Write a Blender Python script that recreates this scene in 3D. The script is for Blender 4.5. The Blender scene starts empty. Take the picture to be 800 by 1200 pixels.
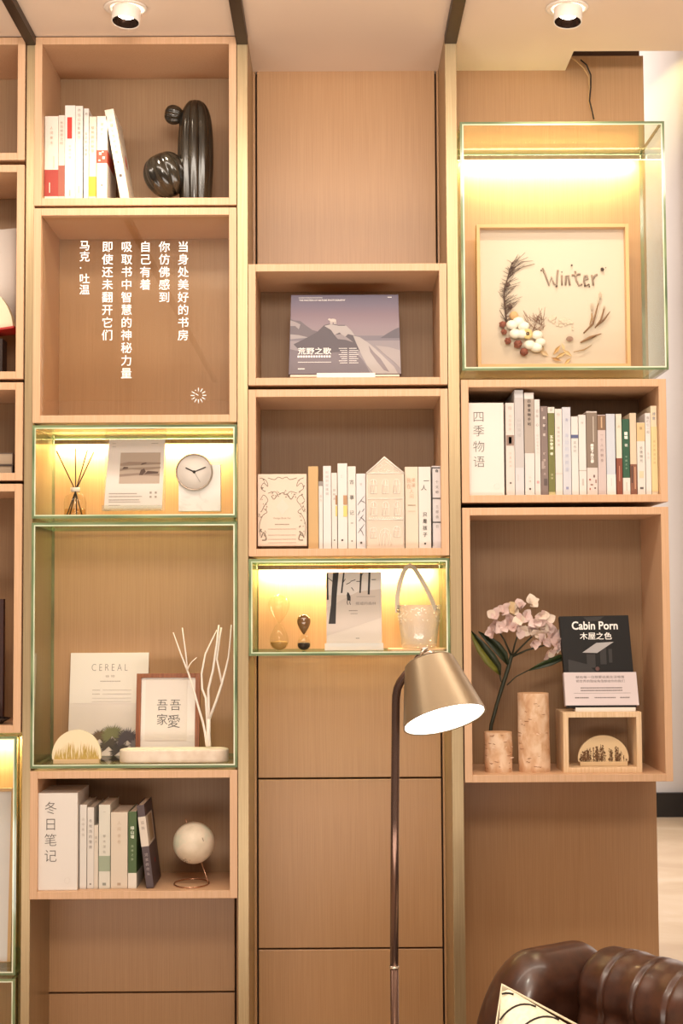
import bpy, bmesh, math, random
from mathutils import Vector, Matrix
random.seed(7)
R = math.radians
SC = bpy.context.scene
COL = SC.collection

# ------------------------------------------------------------------ camera
FPX = 1768.0                      # focal length in pixels of the 800x1200 frame
PIT, ROL, YAW = 0.05987, -0.00557, 0.00501
CH = 1.4                          # camera height
fw = Vector((math.sin(YAW)*math.cos(PIT), math.cos(YAW)*math.cos(PIT), math.sin(PIT)))
r0 = Vector((math.cos(YAW), -math.sin(YAW), 0))
u0 = Vector((-math.sin(YAW)*math.sin(PIT), -math.cos(YAW)*math.sin(PIT), math.cos(PIT)))
RX = r0*math.cos(ROL) + u0*math.sin(ROL)
UX = -r0*math.sin(ROL) + u0*math.cos(ROL)
cd = bpy.data.cameras.new('camera'); cam = bpy.data.objects.new('camera', cd); COL.objects.link(cam)
cd.sensor_width = 36; cd.sensor_fit = 'AUTO'; cd.lens = FPX/1200*36
cd.clip_start = .05
cam.matrix_world = Matrix((( RX.x, UX.x, -fw.x, 0), (RX.y, UX.y, -fw.y, 0), (RX.z, UX.z, -fw.z, CH), (0,0,0,1)))
SC.camera = cam

def P(px, py, Y):
    """the point where the sight line through a photo pixel meets the upright plane at distance Y"""
    d = fw*FPX + RX*(px-400) + UX*(600-py)
    return Vector((0,0,CH)) + d*(Y/d.y)
def PZ(px, py, Z):
    d = fw*FPX + RX*(px-400) + UX*(600-py)
    return Vector((0,0,CH)) + d*((Z-CH)/d.z)

F = 3.600      # front plane of the display boxes
W = 3.852      # face of the panelled wall
ZC = CH + 1.3804

# ------------------------------------------------------------------ world, exposure, large lights
vs = SC.view_settings
vs.view_transform = 'Standard'; vs.look = 'None'; vs.gamma = 1; vs.use_curve_mapping = False
vs.exposure = 0.38
SC.cycles.use_denoising = True
SC.cycles.max_bounces = 10; SC.cycles.transparent_max_bounces = 24
SC.cycles.sample_clamp_indirect = 4
wd = bpy.data.worlds.new('room_light'); SC.world = wd; wd.use_nodes = True
bg = wd.node_tree.nodes['Background']; bg.inputs[0].default_value = (1.0, .86, .73, 1); bg.inputs[1].default_value = .17

def area(name, loc, target, sx, sy, energy, color=(1,.84,.66)):
    l = bpy.data.lights.new(name, 'AREA'); l.shape = 'RECTANGLE'; l.size = sx; l.size_y = sy
    l.energy = energy; l.color = color
    o = bpy.data.objects.new(name, l); COL.objects.link(o); o.location = loc
    o.rotation_euler = (Vector(target)-Vector(loc)).to_track_quat('-Z', 'Y').to_euler()
    return o
area('added_row_fill', (-.1, 2.55, 2.74), (-.1, 3.75, .9), 3.4, .2, 22, (1, .89, .76))  # added area light, steep enough to leave the box interiors dark
area('added_high_fill', (.02, .6, 2.70), (0, 3.8, 1.0), .7, .6, 34, (1, .90, .78))  # added overhead fill, kept narrow so the panes do not mirror it
area('added_back_fill', (.02, -1.6, 2.3), (0, 3.8, .9), .8, .8, 12, (1, .88, .74))  # added fill from behind the camera
area('added_up_fill', (0, 1.3, .4), (0, 2.0, 2.78), 3.0, .8, 38, (1, .90, .80))  # added upward fill that brightens the ceiling
area('far_room_light', (3.4, 6.4, 4.6), (2.6, 9.8, 2.2), 3.0, 2.5, 300, (1, .93, .88))
sl = bpy.data.lights.new('far_wall_spot', 'SPOT'); sl.energy = 90; sl.spot_size = R(24); sl.spot_blend = .8; sl.color = (1, .85, .35)
slo = bpy.data.objects.new('far_wall_spot', sl); COL.objects.link(slo); slo.location = (2.75, 9.7, 5.6)
slo.rotation_euler = (Vector((1.9, 9.9, 4.1))-slo.location).to_track_quat('-Z', 'Y').to_euler()

# ------------------------------------------------------------------ materials
def lin(c):
    if isinstance(c, str):
        c = [int(c[i:i+2], 16)/255 for i in (0, 2, 4)]
    return tuple((v/12.92 if v <= .04045 else ((v+.055)/1.055)**2.4) for v in c[:3]) + (1,)
MC = {}
def mat(name, col='cccccc', rough=.6, metal=0, spec=.5, emit=None, es=0, coat=0, trans=0):
    if name in MC: return MC[name]
    m = bpy.data.materials.new(name); m.use_nodes = True
    b = m.node_tree.nodes['Principled BSDF']
    b.inputs['Base Color'].default_value = lin(col); b.inputs['Roughness'].default_value = rough
    b.inputs['Metallic'].default_value = metal; b.inputs['Specular IOR Level'].default_value = spec
    b.inputs['Coat Weight'].default_value = coat
    if trans: b.inputs['Transmission Weight'].default_value = trans
    if emit:
        b.inputs['Emission Color'].default_value = lin(emit); b.inputs['Emission Strength'].default_value = es
    m.diffuse_color = lin(col)
    MC[name] = m
    return m
def noisy(name, c1, c2, scale=(1,1,1), nscale=6, detail=4, rough=.6, metal=0, bump=0, c3=None, lo=.35, hi=.65, spec=.5, coat=0, dist=0, rvar=0):
    if name in MC: return MC[name]
    m = mat(name, c1, rough, metal, spec, coat=coat); nt = m.node_tree; N = nt.nodes; L = nt.links
    b = N['Principled BSDF']
    tc = N.new('ShaderNodeTexCoord'); mp = N.new('ShaderNodeMapping'); mp.inputs['Scale'].default_value = scale
    no = N.new('ShaderNodeTexNoise'); no.inputs['Scale'].default_value = nscale; no.inputs['Detail'].default_value = detail
    no.inputs['Distortion'].default_value = dist
    cr = N.new('ShaderNodeValToRGB'); e = cr.color_ramp.elements
    e[0].position = lo; e[0].color = lin(c1); e[1].position = hi; e[1].color = lin(c2)
    if c3:
        k = e.new((lo+hi)/2); k.color = lin(c3)
    L.new(tc.outputs['Object'], mp.inputs[0]); L.new(mp.outputs[0], no.inputs[0]); L.new(no.outputs[0], cr.inputs[0])
    L.new(cr.outputs[0], b.inputs['Base Color'])
    if bump:
        bp = N.new('ShaderNodeBump'); bp.inputs['Strength'].default_value = bump; bp.inputs['Distance'].default_value = .002
        L.new(no.outputs[0], bp.inputs['Height']); L.new(bp.outputs[0], b.inputs['Normal'])
    if rvar:
        mr = N.new('ShaderNodeMapRange'); mr.inputs['To Min'].default_value = rough-rvar; mr.inputs['To Max'].default_value = rough+rvar
        L.new(no.outputs[0], mr.inputs[0]); L.new(mr.outputs[0], b.inputs['Roughness'])
    return m
def glass(name, tint='ffffff', refl=.25, rough=.0, haze=0.0, base=.03):
    """clear pane: transparent with a fresnel mirror share, so that light really passes through it"""
    if name in MC: return MC[name]
    m = bpy.data.materials.new(name); m.use_nodes = True; nt = m.node_tree; N = nt.nodes; L = nt.links
    for n in list(N): N.remove(n)
    out = N.new('ShaderNodeOutputMaterial'); tr = N.new('ShaderNodeBsdfTransparent'); gl = N.new('ShaderNodeBsdfGlossy')
    tr.inputs[0].default_value = lin(tint); gl.inputs['Roughness'].default_value = rough
    lw = N.new('ShaderNodeLayerWeight'); lw.inputs[0].default_value = .5
    mr = N.new('ShaderNodeMapRange'); mr.inputs['To Min'].default_value = base; mr.inputs['To Max'].default_value = refl+base
    pw = N.new('ShaderNodeMath'); pw.operation = 'POWER'; pw.inputs[1].default_value = 3
    mx = N.new('ShaderNodeMixShader')
    L.new(lw.outputs['Facing'], pw.inputs[0]); L.new(pw.outputs[0], mr.inputs[0]); L.new(mr.outputs[0], mx.inputs[0])
    L.new(tr.outputs[0], mx.inputs[1]); L.new(gl.outputs[0], mx.inputs[2])
    last = mx
    if haze:
        df = N.new('ShaderNodeBsdfDiffuse'); df.inputs[0].default_value = (.85,.83,.8,1)
        m2 = N.new('ShaderNodeMixShader'); m2.inputs[0].default_value = haze
        L.new(mx.outputs[0], m2.inputs[1]); L.new(df.outputs[0], m2.inputs[2]); last = m2
    L.new(last.outputs[0], out.inputs[0]); MC[name] = m
    return m

WALLW = noisy('wall_veneer', 'AE845C', 'BB926A', (150,150,1.4), 4, 4, rough=.36, bump=.02, lo=.3, hi=.7, rvar=.06)
BOXW = noisy('box_veneer', 'CCA27C', 'D7AF8C', (120,120,2.2), 4, 5, rough=.45, bump=.03, lo=.3, hi=.7)
INW = noisy('shaded_inner_veneer', '8F6C49', '9B7955', (140,140,2.0), 4, 5, rough=.5, bump=.03, lo=.3, hi=.7)  # same veneer as the boxes, darkened to stand for the shade inside
DARKGAP = mat('joint_backing_board', '3A261A', .8)  # dark backing behind the panel joints
BRASS = noisy('brushed_brass', 'A48C68', 'B8A27E', (120,120,1.2), 4, 3, rough=.36, metal=.55, bump=.02, lo=.3, hi=.7)
BRONZE = mat('dark_bronze', '3A2A20', .45, .5)
PLASTER = noisy('ceiling_plaster', 'E9D6C4', 'EFDDCB', (1,1,1), 1.5, 3, rough=.9)
WHITEWALL = noisy('white_wall_paint', 'D8D2CE', 'E2DCD8', (1,1,1), .8, 2, rough=.8)
EDGE = noisy('green_glass_edge', '52664A', '8A9A70', (1.2,1.2,2.5), 3, 3, rough=.12, spec=.8, coat=.5, lo=.35, hi=.65)
EDGEL = noisy('pale_glass_bevel', 'B8CBA6', 'F0F2DA', (1.2,1.2,2.5), 4, 3, rough=.15, spec=.8, coat=.5, lo=.35, hi=.65)
PANE = glass('clear_pane', 'F4FAF3', refl=.5, base=.035)
CLEAR = glass('clear_blown_glass', 'FBFBF8', refl=.5, base=.03)
ACRYL = glass('clear_acrylic', 'F7F7F2', refl=.35, base=.04, haze=.10)
FROST = glass('frosted_acrylic', 'FFFFFF', refl=.3, base=.05, rough=.2, haze=.35)
LED = mat('led_strip', 'ffffff', emit='FFE9A8', es=9)
INK = mat('black_ink', '2C2624', .6)
GINK = mat('grey_ink', '8A8078', .6)
WINK = mat('white_ink', 'FFFFFF', .5, emit=None)
PAPER = mat('page_paper', 'EFE2D2', .8)
WHITE = mat('white_card', 'F3EAE2', .55)

# ------------------------------------------------------------------ mesh helpers
class MB:
    def __init__(s): s.v = []; s.f = []; s.m = []; s.sm = []
    def add(s, vs_, fs, m=0, smooth=False):
        b = len(s.v); s.v += [tuple(p) for p in vs_]
        for q in fs: s.f.append([b+i for i in q]); s.m.append(m); s.sm.append(smooth)
        return s
    def box(s, x0, x1, y0, y1, z0, z1, m=0, edge=None):
        vs_ = [(x0,y0,z0),(x1,y0,z0),(x1,y1,z0),(x0,y1,z0),(x0,y0,z1),(x1,y0,z1),(x1,y1,z1),(x0,y1,z1)]
        fs = [(0,3,2,1),(4,5,6,7),(0,1,5,4),(1,2,6,5),(2,3,7,6),(3,0,4,7)]
        s.add(vs_, fs, m)
        return s
    def prism(s, pts, y0, y1, m=0):
        """outline in x,z pushed from y0 to y1"""
        n = len(pts)
        a = sum(pts[i][0]*pts[(i+1)%n][1]-pts[(i+1)%n][0]*pts[i][1] for i in range(n))
        if a < 0: pts = pts[::-1]
        vs_ = [(x,y0,z) for x,z in pts]+[(x,y1,z) for x,z in pts]
        fs = [tuple(range(n)), tuple(range(2*n-1, n-1, -1))]
        fs += [(i, n+i, n+(i+1)%n, (i+1)%n) for i in range(n)]
        return s.add(vs_, fs, m)
    def tube(s, pts, rad, n=8, m=0, cap=True):
        pts = [Vector(p) for p in pts]
        if not hasattr(rad, '__len__'): rad = [rad]*len(pts)
        vs_ = []; up = Vector((0.13,.97,.2)).normalized()
        for i, p in enumerate(pts):
            t = (pts[min(i+1,len(pts)-1)]-pts[max(i-1,0)]).normalized()
            a = t.cross(up)
            if a.length < .05: a = t.cross(Vector((1,0,0)))
            a.normalize(); b = t.cross(a)
            for k in range(n):
                w = 2*math.pi*k/n; vs_.append(p+(a*math.cos(w)+b*math.sin(w))*rad[i])
        fs = [(i*n+k, (i+1)*n+k, (i+1)*n+(k+1)%n, i*n+(k+1)%n) for i in range(len(pts)-1) for k in range(n)]
        if cap: fs += [tuple(range(n)), tuple(range((len(pts)-1)*n+n-1, (len(pts)-1)*n-1, -1))]
        return s.add(vs_, fs, m, True)
    def lathe(s, prof, n=32, m=0, M=None, lobes=0, amp=0, cap=False):
        """profile of (radius, height) turned about z, optionally lobed"""
        vs_ = []
        for r_, z in prof:
            for k in range(n):
                w = 2*math.pi*k/n; rr = r_
                if lobes: rr = r_*(1-amp+amp*abs(math.sin(lobes*w/2))**.6)
                p = Vector((rr*math.cos(w), rr*math.sin(w), z)); vs_.append(M @ p if M else p)
        fs = [(i*n+k, i*n+(k+1)%n, (i+1)*n+(k+1)%n, (i+1)*n+k) for i in range(len(prof)-1) for k in range(n)]
        if cap: fs += [tuple(range(n-1,-1,-1)), tuple(range((len(prof)-1)*n, len(prof)*n))]
        return s.add(vs_, fs, m, True)
    def ball(s, c, r_, n=10, m=0, sq=(1,1,1)):
        prof = [(max(1e-5, math.sin(math.pi*i/n)), -math.cos(math.pi*i/n)) for i in range(n+1)]
        M = Matrix.Translation(c) @ Matrix.Diagonal((r_*sq[0], r_*sq[1], r_*sq[2], 1))
        return s.lathe(prof, max(8, int(n*1.6)), m, M)
    def build(s, name, mats, parent=None, bevel=0, kind=None, org=None):
        me = bpy.data.meshes.new(name)
        off = Vector(org) if org is not None else Vector((0,0,0))
        me.from_pydata([tuple(Vector(p)-off) for p in s.v], [], s.f)
        if not isinstance(mats, (list, tuple)): mats = [mats]
        for x in mats: me.materials.append(x)
        me.polygons.foreach_set('material_index', s.m)
        me.polygons.foreach_set('use_smooth', s.sm)
        me.update()
        o = bpy.data.objects.new(name, me); COL.objects.link(o)
        if parent: o.parent = parent
        if bevel:
            b = o.modifiers.new('bevel', 'BEVEL'); b.width = bevel; b.segments = 2; b.limit_method = 'ANGLE'; b.angle_limit = R(50)
        if kind: o['kind'] = kind
        return o
def tag(o, label, cat, group=None):
    o['label'] = label; o['category'] = cat
    if group: o['group'] = group
    return o
def thing(name, label, cat, loc, rot=(0,0,0), group=None):
    o = bpy.data.objects.new(name, None); COL.objects.link(o); o.location = loc; o.rotation_euler = rot
    o.empty_display_size = .05
    return tag(o, label, cat, group)
def struct(o): o['kind'] = 'structure'; return o

# ---- lettering
GC = {}
def glyph(s, bold=0, shear=0):
    k = (s, bold, shear)
    if k not in GC:
        c = bpy.data.curves.new('lettering_source', 'FONT'); c.body = s; c.size = 1; c.resolution_u = 3; c.offset = bold; c.shear = shear
        c.fill_mode = 'FRONT'
        o = bpy.data.objects.new('lettering_source', c)
        me = bpy.data.meshes.new_from_object(o)
        GC[k] = ([tuple(v.co) for v in me.vertices], [tuple(p.vertices) for p in me.polygons])
        bpy.data.objects.remove(o); bpy.data.meshes.remove(me); bpy.data.curves.remove(c)
    return GC[k]
def put(M, s, x0, x1, z0, z1, y, bold=0, m=0, shear=0):
    """a line of lettering fitted into a rectangle on the plane y"""
    BO = max(0, bold)*2; v, f = glyph(s, min(0, bold), shear)
    if not v: return
    xs = [p[0] for p in v]; ys = [p[1] for p in v]
    ax, bx = min(xs), max(xs); ay, by = min(ys), max(ys)
    sz = (z1-z0)
    for q_, (dx, dz) in enumerate(((0,0),(.5,.5),(-.5,.5),(.5,-.5),(-.5,-.5)) if BO else ((0,0),)):
        M.add([(x0+(p[0]-ax)/(bx-ax)*(x1-x0)+dx*BO*sz, y-q_*.00004, z0+(p[1]-ay)/(by-ay)*(z1-z0)+dz*BO*sz) for p in v], f, m)
def vert(M, s, x, ztop, size, pitch, y, bold=0, m=0):
    """a column of characters going down"""
    for i, ch in enumerate(s):
        if ch == ' ': continue
        BO = max(0, bold)*2; v, f = glyph(ch, min(0, bold))
        for q_, (dx, dz) in enumerate(((0,0),(.5,.5),(-.5,.5),(.5,-.5),(-.5,-.5)) if BO else ((0,0),)):
            M.add([(x+(p[0]-.5+dx*BO)*size, y-q_*.00004, ztop-i*pitch-size*.5+(p[1]-.38+dz*BO)*size) for p in v], f, m)
def rows(M, x0, x1, z, h, y, m=0, seed=0, gap=.25):
    """a line of print too small to read"""
    rr = random.Random(seed); x = x0
    while x < x1:
        w = h*rr.uniform(.7, 1.6)
        M.box(x, min(x+w, x1), y-.0001, y, z-h/2, z+h/2, m); x += w+h*gap

# ------------------------------------------------------------------ structure
struct(MB().box(-4, 6, -3, 11, -.05, 0).build('floor', noisy('beige_marble', 'C9B092', 'DCC6AA', (1,1,1), 1.3, 8, rough=.16, dist=1.5, c3='D3BB9C')))
wb = struct(MB().box(-3, .8125, W+.022, W+.14, 0, ZC+.035).build('wall_back', DARKGAP))
def panel(x0, x1, z0, z1):
    g = .0022
    MB().box(x0+g, x1-g, W, W+.0215, z0+g, z1-g).build('wall_panel', WALLW, wb, bevel=.0015)
X_ = lambda px, py, Y: P(px, py, Y).x
Z_ = lambda px, py, Y: P(px, py, Y).z
xl, xr, xe = CH*0-.1968, .2697, .8145
j1, j2, j3 = CH-.4443, CH-.8686, Z_(170, 1163, W)
xa, xb = X_(53, 1120, W), X_(276, 1120, W)
TOP = ZC+.035
for a, b, js in ((-3, -.80, []), (-.80, xa, []), (xa, xb, [j3, CH-.56, CH+.6]), (xb, xl, []), (xl, xr, [.1, j2, j1, CH+.30]), (xr, .30, []), (.30, xe, [])):
    zs = [0]+sorted(js)+[TOP if b < .8 else TOP+.006]
    for i in range(len(zs)-1): panel(a, b, zs[i], zs[i+1])
# ceiling: stops short of the wall at the right, where the cable comes down
XN = X_(662, 70, W)
YN = PZ(700, 60, ZC).y
ce = MB().box(-4, XN, -3, W+.14, ZC, ZC+.12).box(XN, 6, -3, YN, ZC, ZC+.12)
struct(ce.build('ceiling', PLASTER))
struct(MB().box(XN-.05, xe, W+.06, W+.08, ZC+.02, ZC+.30).build('wall_upstand', mat('brown_board', '6B4C36', .7)))
struct(MB().box(-4, 7, 9.9, 10.05, 0, 6.2).build('wall_far', WHITEWALL))
struct(MB().box(.0, 7, 9.86, 9.9, 0, .155).build('baseboard_far', mat('black_skirting', '1B1715', .4)))
struct(MB().box(6, 6.1, -3, 10, 0, 6.2).build('wall_right', WHITEWALL))
struct(MB().box(-4, 7, W+.14, 10, 6.2, 6.3).build('ceiling_far', PLASTER))
pl = MB().box(2.30, 2.62, 9.3, 9.6, 0, 6.2); struct(pl.build('trim_1', WHITEWALL))
# uprights and the channels that run along the ceiling from them
PO = [(X_(28, 500, F), X_(38.5, 500, F)), (-.2308, -.2048), (.2762, .3040)]
for i, (a, b) in enumerate(PO):
    struct(MB().box(a, b, F+.004, W-.001, 0, ZC-.0005).build('trim_%d' % (i+2), BRASS, bevel=.001))
    struct(MB().box(a-.001, b+.001, -2, F+.0035, ZC-.022, ZC-.0005).build('trim_%d' % (i+5), BRONZE, bevel=.001))

# ------------------------------------------------------------------ wooden display boxes
T = .018
def wooden_box(x0, x1, z0, z1, label, t=T, inner=None):
    o = Vector(((x0+x1)/2, W-.001, z0)); r = thing('wooden_display_box', label, 'shelf', o)
    y0, y1 = F, W-.001
    def pc(n, a, b, c, d, e, f, m): MB().box(a,b,c,d,e,f).build(n, m, r, bevel=.0008, org=o)
    pc('side_panel', x0, x0+t, y0, y1, z0, z1, BOXW); pc('side_panel', x1-t, x1, y0, y1, z0, z1, BOXW)
    pc('top_panel', x0+t, x1-t, y0, y1, z1-t, z1, BOXW); pc('bottom_panel', x0+t, x1-t, y0, y1, z0, z0+t, BOXW)
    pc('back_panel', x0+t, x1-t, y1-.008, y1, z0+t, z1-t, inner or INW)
    return z0+t
c1 = (-.7212, -.2318); c2 = (-.2038, .2748); c3 = (.3067, .7999)
c0 = (X_(27, 500, F)-.49, X_(26.5, 500, F))
zc = lambda px, py: Z_(px, py, F)
zA = wooden_box(*c1, zc(158, 240.5), ZC-.003, 'top wooden box with the dark cactus and white books, under the left spotlight')
zB = wooden_box(*c1, zc(158, 495), zc(158, 243.5), 'wooden box closed by a pane with white vertical writing', inner=WALLW)  # lighter back veneer stands in for the even light inside
zE = wooden_box(*c1, CH-.6934, zc(158, 903), 'lowest left wooden box, with the small globe and leaning dark book')
zG = wooden_box(*c2, zc(408, 451), zc(408, 309), 'wooden box holding the snowy mountain picture book')
zH = wooden_box(*c2, zc(408, 651.5), zc(408, 456), 'wooden box with the house-shaped block among pale books')
zK = wooden_box(*c3, zc(660, 588.5), zc(660, 444.5), 'right wooden box tightly filled with a long row of books')
zL = wooden_box(*c3, CH-.4274, zc(660, 594.5), 'tall right wooden box with birch logs and the white flower')
z0A = wooden_box(*c0, zc(14, 187.5), ZC-.003, 'empty wooden box in the top left corner, cut off by the frame')
z0B = wooden_box(*c0, zc(14, 444), zc(14, 193), 'wooden box at left edge holding the open red book')
z0C = wooden_box(*c0, zc(14, 563), zc(14, 448), 'small low wooden box at left edge with dark books lying flat')
z0D = wooden_box(*c0, zc(14, 859), zc(14, 567), 'tall wooden box at left edge, above the glass case')

# ------------------------------------------------------------------ glass cases
G = .0085
def glass_case(x0, x1, z0, z1, label, led=True, front=F, ledE=3.0):
    o = Vector(((x0+x1)/2, W-.001, z0)); r = thing('glass_display_case', label, 'display case', o)
    y0, y1 = front, W-.0015
    def pane(a, b, c, d, faces):
        m = MB().box(a, b, y0, y1, c, d)
        for i in range(6):
            m.m[i] = 0 if i in faces else 1
        m.build('glass_pane', [PANE, EDGE], r, org=o, bevel=0)
    pane(x0, x0+G, z0, z1, (3, 5)); pane(x1-G, x1, z0, z1, (3, 5))
    pane(x0+G+.0003, x1-G-.0003, z1-G, z1, (0, 1)); pane(x0+G+.0003, x1-G-.0003, z0, z0+G, (0, 1))
    e = .0030; yf = front-.0006
    for a_, b_, c_, d_ in ((x0+G-e, x0+G, z0+G-e, z1-G+e), (x1-G, x1-G+e, z0+G-e, z1-G+e), (x0+G+.0001, x1-G-.0001, z0+G-e, z0+G), (x0+G+.0001, x1-G-.0001, z1-G, z1-G+e)):
        MB().box(a_, b_, yf, front-.0001, c_, d_).build('polished_bevel', EDGEL, r, org=o)
    if led:
        xx1 = min(x1-G-.001, xe-.002)
        MB().box(x0+G+.001, xx1, W-.016, W-.002, z1-G-.010, z1-G-.0015).build('light_strip', LED, r, org=o)
        MB().box(x0+G+.001, xx1, W-.019, W-.0165, z1-G-.012, z1-G-.0012).build('strip_profile', BRASS, r, org=o)
        l = bpy.data.lights.new('strip_light', 'AREA'); l.shape = 'RECTANGLE'; l.size = xx1-x0-.03; l.size_y = .012
        l.energy = ledE; l.color = (1, .80, .42)
        lo = bpy.data.objects.new('strip_light', l); COL.objects.link(lo)
        lo.location = ((x0+xx1)/2, W-.022, z1-G-.014); lo.rotation_euler = (R(18), 0, 0)
    return z0+G
zCc = glass_case(*c1, zc(158, 607), zc(158, 498), 'lit glass case with the round clock and reed diffuser')
zD = glass_case(*c1, zc(158, 900), zc(158, 612), 'tall left glass case with magazine, framed writing and white branches', led=False)
zI = glass_case(*c2, zc(408, 768), zc(408, 654.5), 'lit glass case with hourglasses and ice bucket, behind the lamp')
J = (c3[0]+.003, c3[1]+.005)
zJ = glass_case(*J, zc(660, 434.5), zc(660, 144), 'big lit glass case at upper right holding the winter picture', ledE=3.2, front=F-.01)
z0E = glass_case(c0[0], X_(19, 1000, F), zc(10, 1143), zc(10, 863), 'lit glass case at lower left edge with a framed picture')
z0F = glass_case(c0[0], X_(19, 1000, F), .16, zc(10, 1147), 'bottom glass case in the lower left corner', led=False)

def curve(p, n=4):
    out = []
    for i in range(len(p)-1):
        a, b, c_, d = p[max(i-1,0)], p[i], p[i+1], p[min(i+2,len(p)-1)]
        for j in range(n):
            t = j/n; out.append(tuple(.5*((2*b[q])+(-a[q]+c_[q])*t+(2*a[q]-5*b[q]+4*c_[q]-d[q])*t*t+(-a[q]+3*b[q]-3*c_[q]+d[q])*t**3) for q in (0,1)))
    out.append(tuple(p[-1])); return out
# ------------------------------------------------------------------ local frame in photo pixels
class Loc:
    def __init__(s, cx, yb, Y, z=None):
        s.c = cx; s.y = Y; s.yb = yb; p = P(cx, yb, Y); s.o = Vector((p.x, Y, p.z if z is None else z))
    def x(s, px): return P(px, s.yb, s.y).x - s.o.x
    def z(s, py): return P(s.c, py, s.y).z - s.o.z
    def p(s, px, py, dy=0): return (s.x(px), dy, s.z(py))
    def box(s, M, x0, y0, x1, y1, a, b, m=0): return M.box(s.x(x0), s.x(x1), a, b, s.z(y1), s.z(y0), m)
    def poly(s, M, pts, a, b, m=0): return M.prism([(s.x(x), s.z(y)) for x, y in pts], a, b, m)
    def put(s, M, t, x0, y0, x1, y1, y=-.0008, bold=0, m=0, shear=0): put(M, t, s.x(x0), s.x(x1), s.z(y1), s.z(y0), y, bold, m, shear)
    def vert(s, M, t, x, y0, size, pitch, y=-.0008, bold=0, m=0):
        k = s.y/FPX; vert(M, t, s.x(x), s.z(y0), size*k, pitch*k, y, bold, m)
    def rows(s, M, x0, x1, y, h, dy=-.0008, m=0, seed=0): k = s.y/FPX; rows(M, s.x(x0), s.x(x1), s.z(y), h*k, dy, m, seed)
def col(h, rough=.55): return mat('ink_'+h, h, rough)
def dim(h, f=.80): return ''.join('%02X' % int(int(h[i:i+2],16)*f) for i in (0,2,4))

# ------------------------------------------------------------------ books that stand spine out
def book(x0, x1, yt, floor, colr, label, group, bands=(), text=(), Y=F+.03, depth=.15, lean=0, yb=None, rough=.5, cat='book', marks=(), pages='EFE2D2'):
    """x0..x1, yt in photo pixels; bands (y0,y1,colour); text (string,y,size,pitch,colour[,bold,dx])"""
    cx = (x0+x1)/2; ybm = yb or 600
    L = Loc(cx, ybm, Y, floor)
    w = L.x(x1)-L.x(x0)-.0006; h = (P(cx, yt, Y).z-floor)/math.cos(lean)
    loc = Vector(L.o)
    ox = 0
    if lean < 0: loc.x -= w/2; ox = w/2
    if lean > 0: loc.x += w/2; ox = -w/2
    r = thing('book', label, cat, loc, (0, lean, 0), group)
    c = MB(); a, b = ox-w/2, ox+w/2; t = min(.0018, w*.12)
    c.box(a, b, 0, t, 0, h); c.box(a, a+t, t, depth, 0, h); c.box(b-t, b, t, depth, 0, h)
    c.build('cover', mat('cover_'+colr, dim(colr, .91), rough), r, bevel=.0006)
    MB().box(a+t+.0002, b-t-.0002, t+.0002, depth-.003, .002, h-.002).build('pages', mat('pages_'+pages, pages, .85), r)
    k = Y/FPX
    zz = lambda py: P(cx, py, Y).z-floor
    for y0, y1, bc in bands:
        e = .0005
        MB().box(a-e*.4, b+e*.4, -e, depth*.8, max(0.0003, zz(y1)), min(h+.0002, zz(y0))).build('paper_band', mat('band_'+bc, dim(bc, .93), .5), r)
    if text or marks:
        by = {}
        for tx in text:
            s, y, size, pitch, tc = tx[:5]; bo = tx[5] if len(tx) > 5 else 0; dx = tx[6] if len(tx) > 6 else 0
            M = by.setdefault(tc, MB()); vert(M, s, ox+dx*k, zz(y), size*k, pitch*k, -.0008, bo)
        for mx, my, mw, mh, tc in marks:
            M = by.setdefault(tc, MB()); M.box(ox+(mx-mw/2)*k, ox+(mx+mw/2)*k, -.0009, -.0004, zz(my+mh/2), zz(my-mh/2))
        for tc, M in by.items():
            if M.v: M.build('spine_lettering', col(tc), r)
    return r
g = 'books in the top left box'
book(49.5,66,136,zA,'F0E4D8','thick cream book with a red foot, leftmost in the top box',g,[(199,230,'A8372A')],[('人间草木',148,4,6,'B9A08C')],marks=[(3,190,2,14,'CFC0B0'),(-2,220,1,12,'E8C8B8')])
book(66,73.5,135,zA,'EBDDD0','slim cream book with dull brick foot beside the thick cream one',g,[(194,230,'A65C4A')],[('长日将尽之时',142,3.6,5,'A08C7C')])
book(73.5,86,123.5,zA,'F1E8E2','tall white book with a red label high on its spine',g,(),[('无声告白',140,4.6,5.6,'F3D8CC'),('安静小镇',170,3,4.5,'B4A89E')],marks=[(-.5,150,5.6,25,'C22E22'),(0,226,1.4,7,'B4A89E')])
book(86,95,124,zA,'EEE5DC','tall white book with small grey spine writing right of the red-labelled one',g,(),[('水',127,4,5,'8C8078'),('远山淡影夏日',133,3.8,5.4,'9C9088')],marks=[(0,222,1,8,'B4A89E')])
book(96,102,127,zA,'E9E2DC','very thin pale grey book between two thicker ones in the top box',g,(),[('月',132,3.6,5,'6C665E'),('云边的小卖部',155,3.4,5,'8C8078')],depth=.17)
book(102.3,111,136.5,zA,'EADBC8','short cream book with a yellow foot',g,[(207,230,'E8B83A')],[('樱桃园的故事',148,3.8,5.6,'A08874')])
book(111.5,124,136,zA,'F0E5DB','white book wrapped by a red floral band at mid height',g,[(176,191,'C8503A')],[('夜航西飞',144,3.8,6,'B8A898')],marks=[(-2,180,3,3,'F0D8C8'),(2,185,3,3,'F0D8C8'),(-3,188,2,2,'F0D8C8'),(1,178,2,1.6,'F0D8C8'),(0,217,2,2,'8C8078')])
b8 = book(140,151,129,zA,'EFE2D0','pale book leaning to the left against the row, cactus beyond',g,(),[('小径分岔的花园',138,4,6.6,'9C8C78')],lean=-.176,marks=[(0,206,3,3,'5C5048'),(0,190,2,2,'8C7868')])
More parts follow.
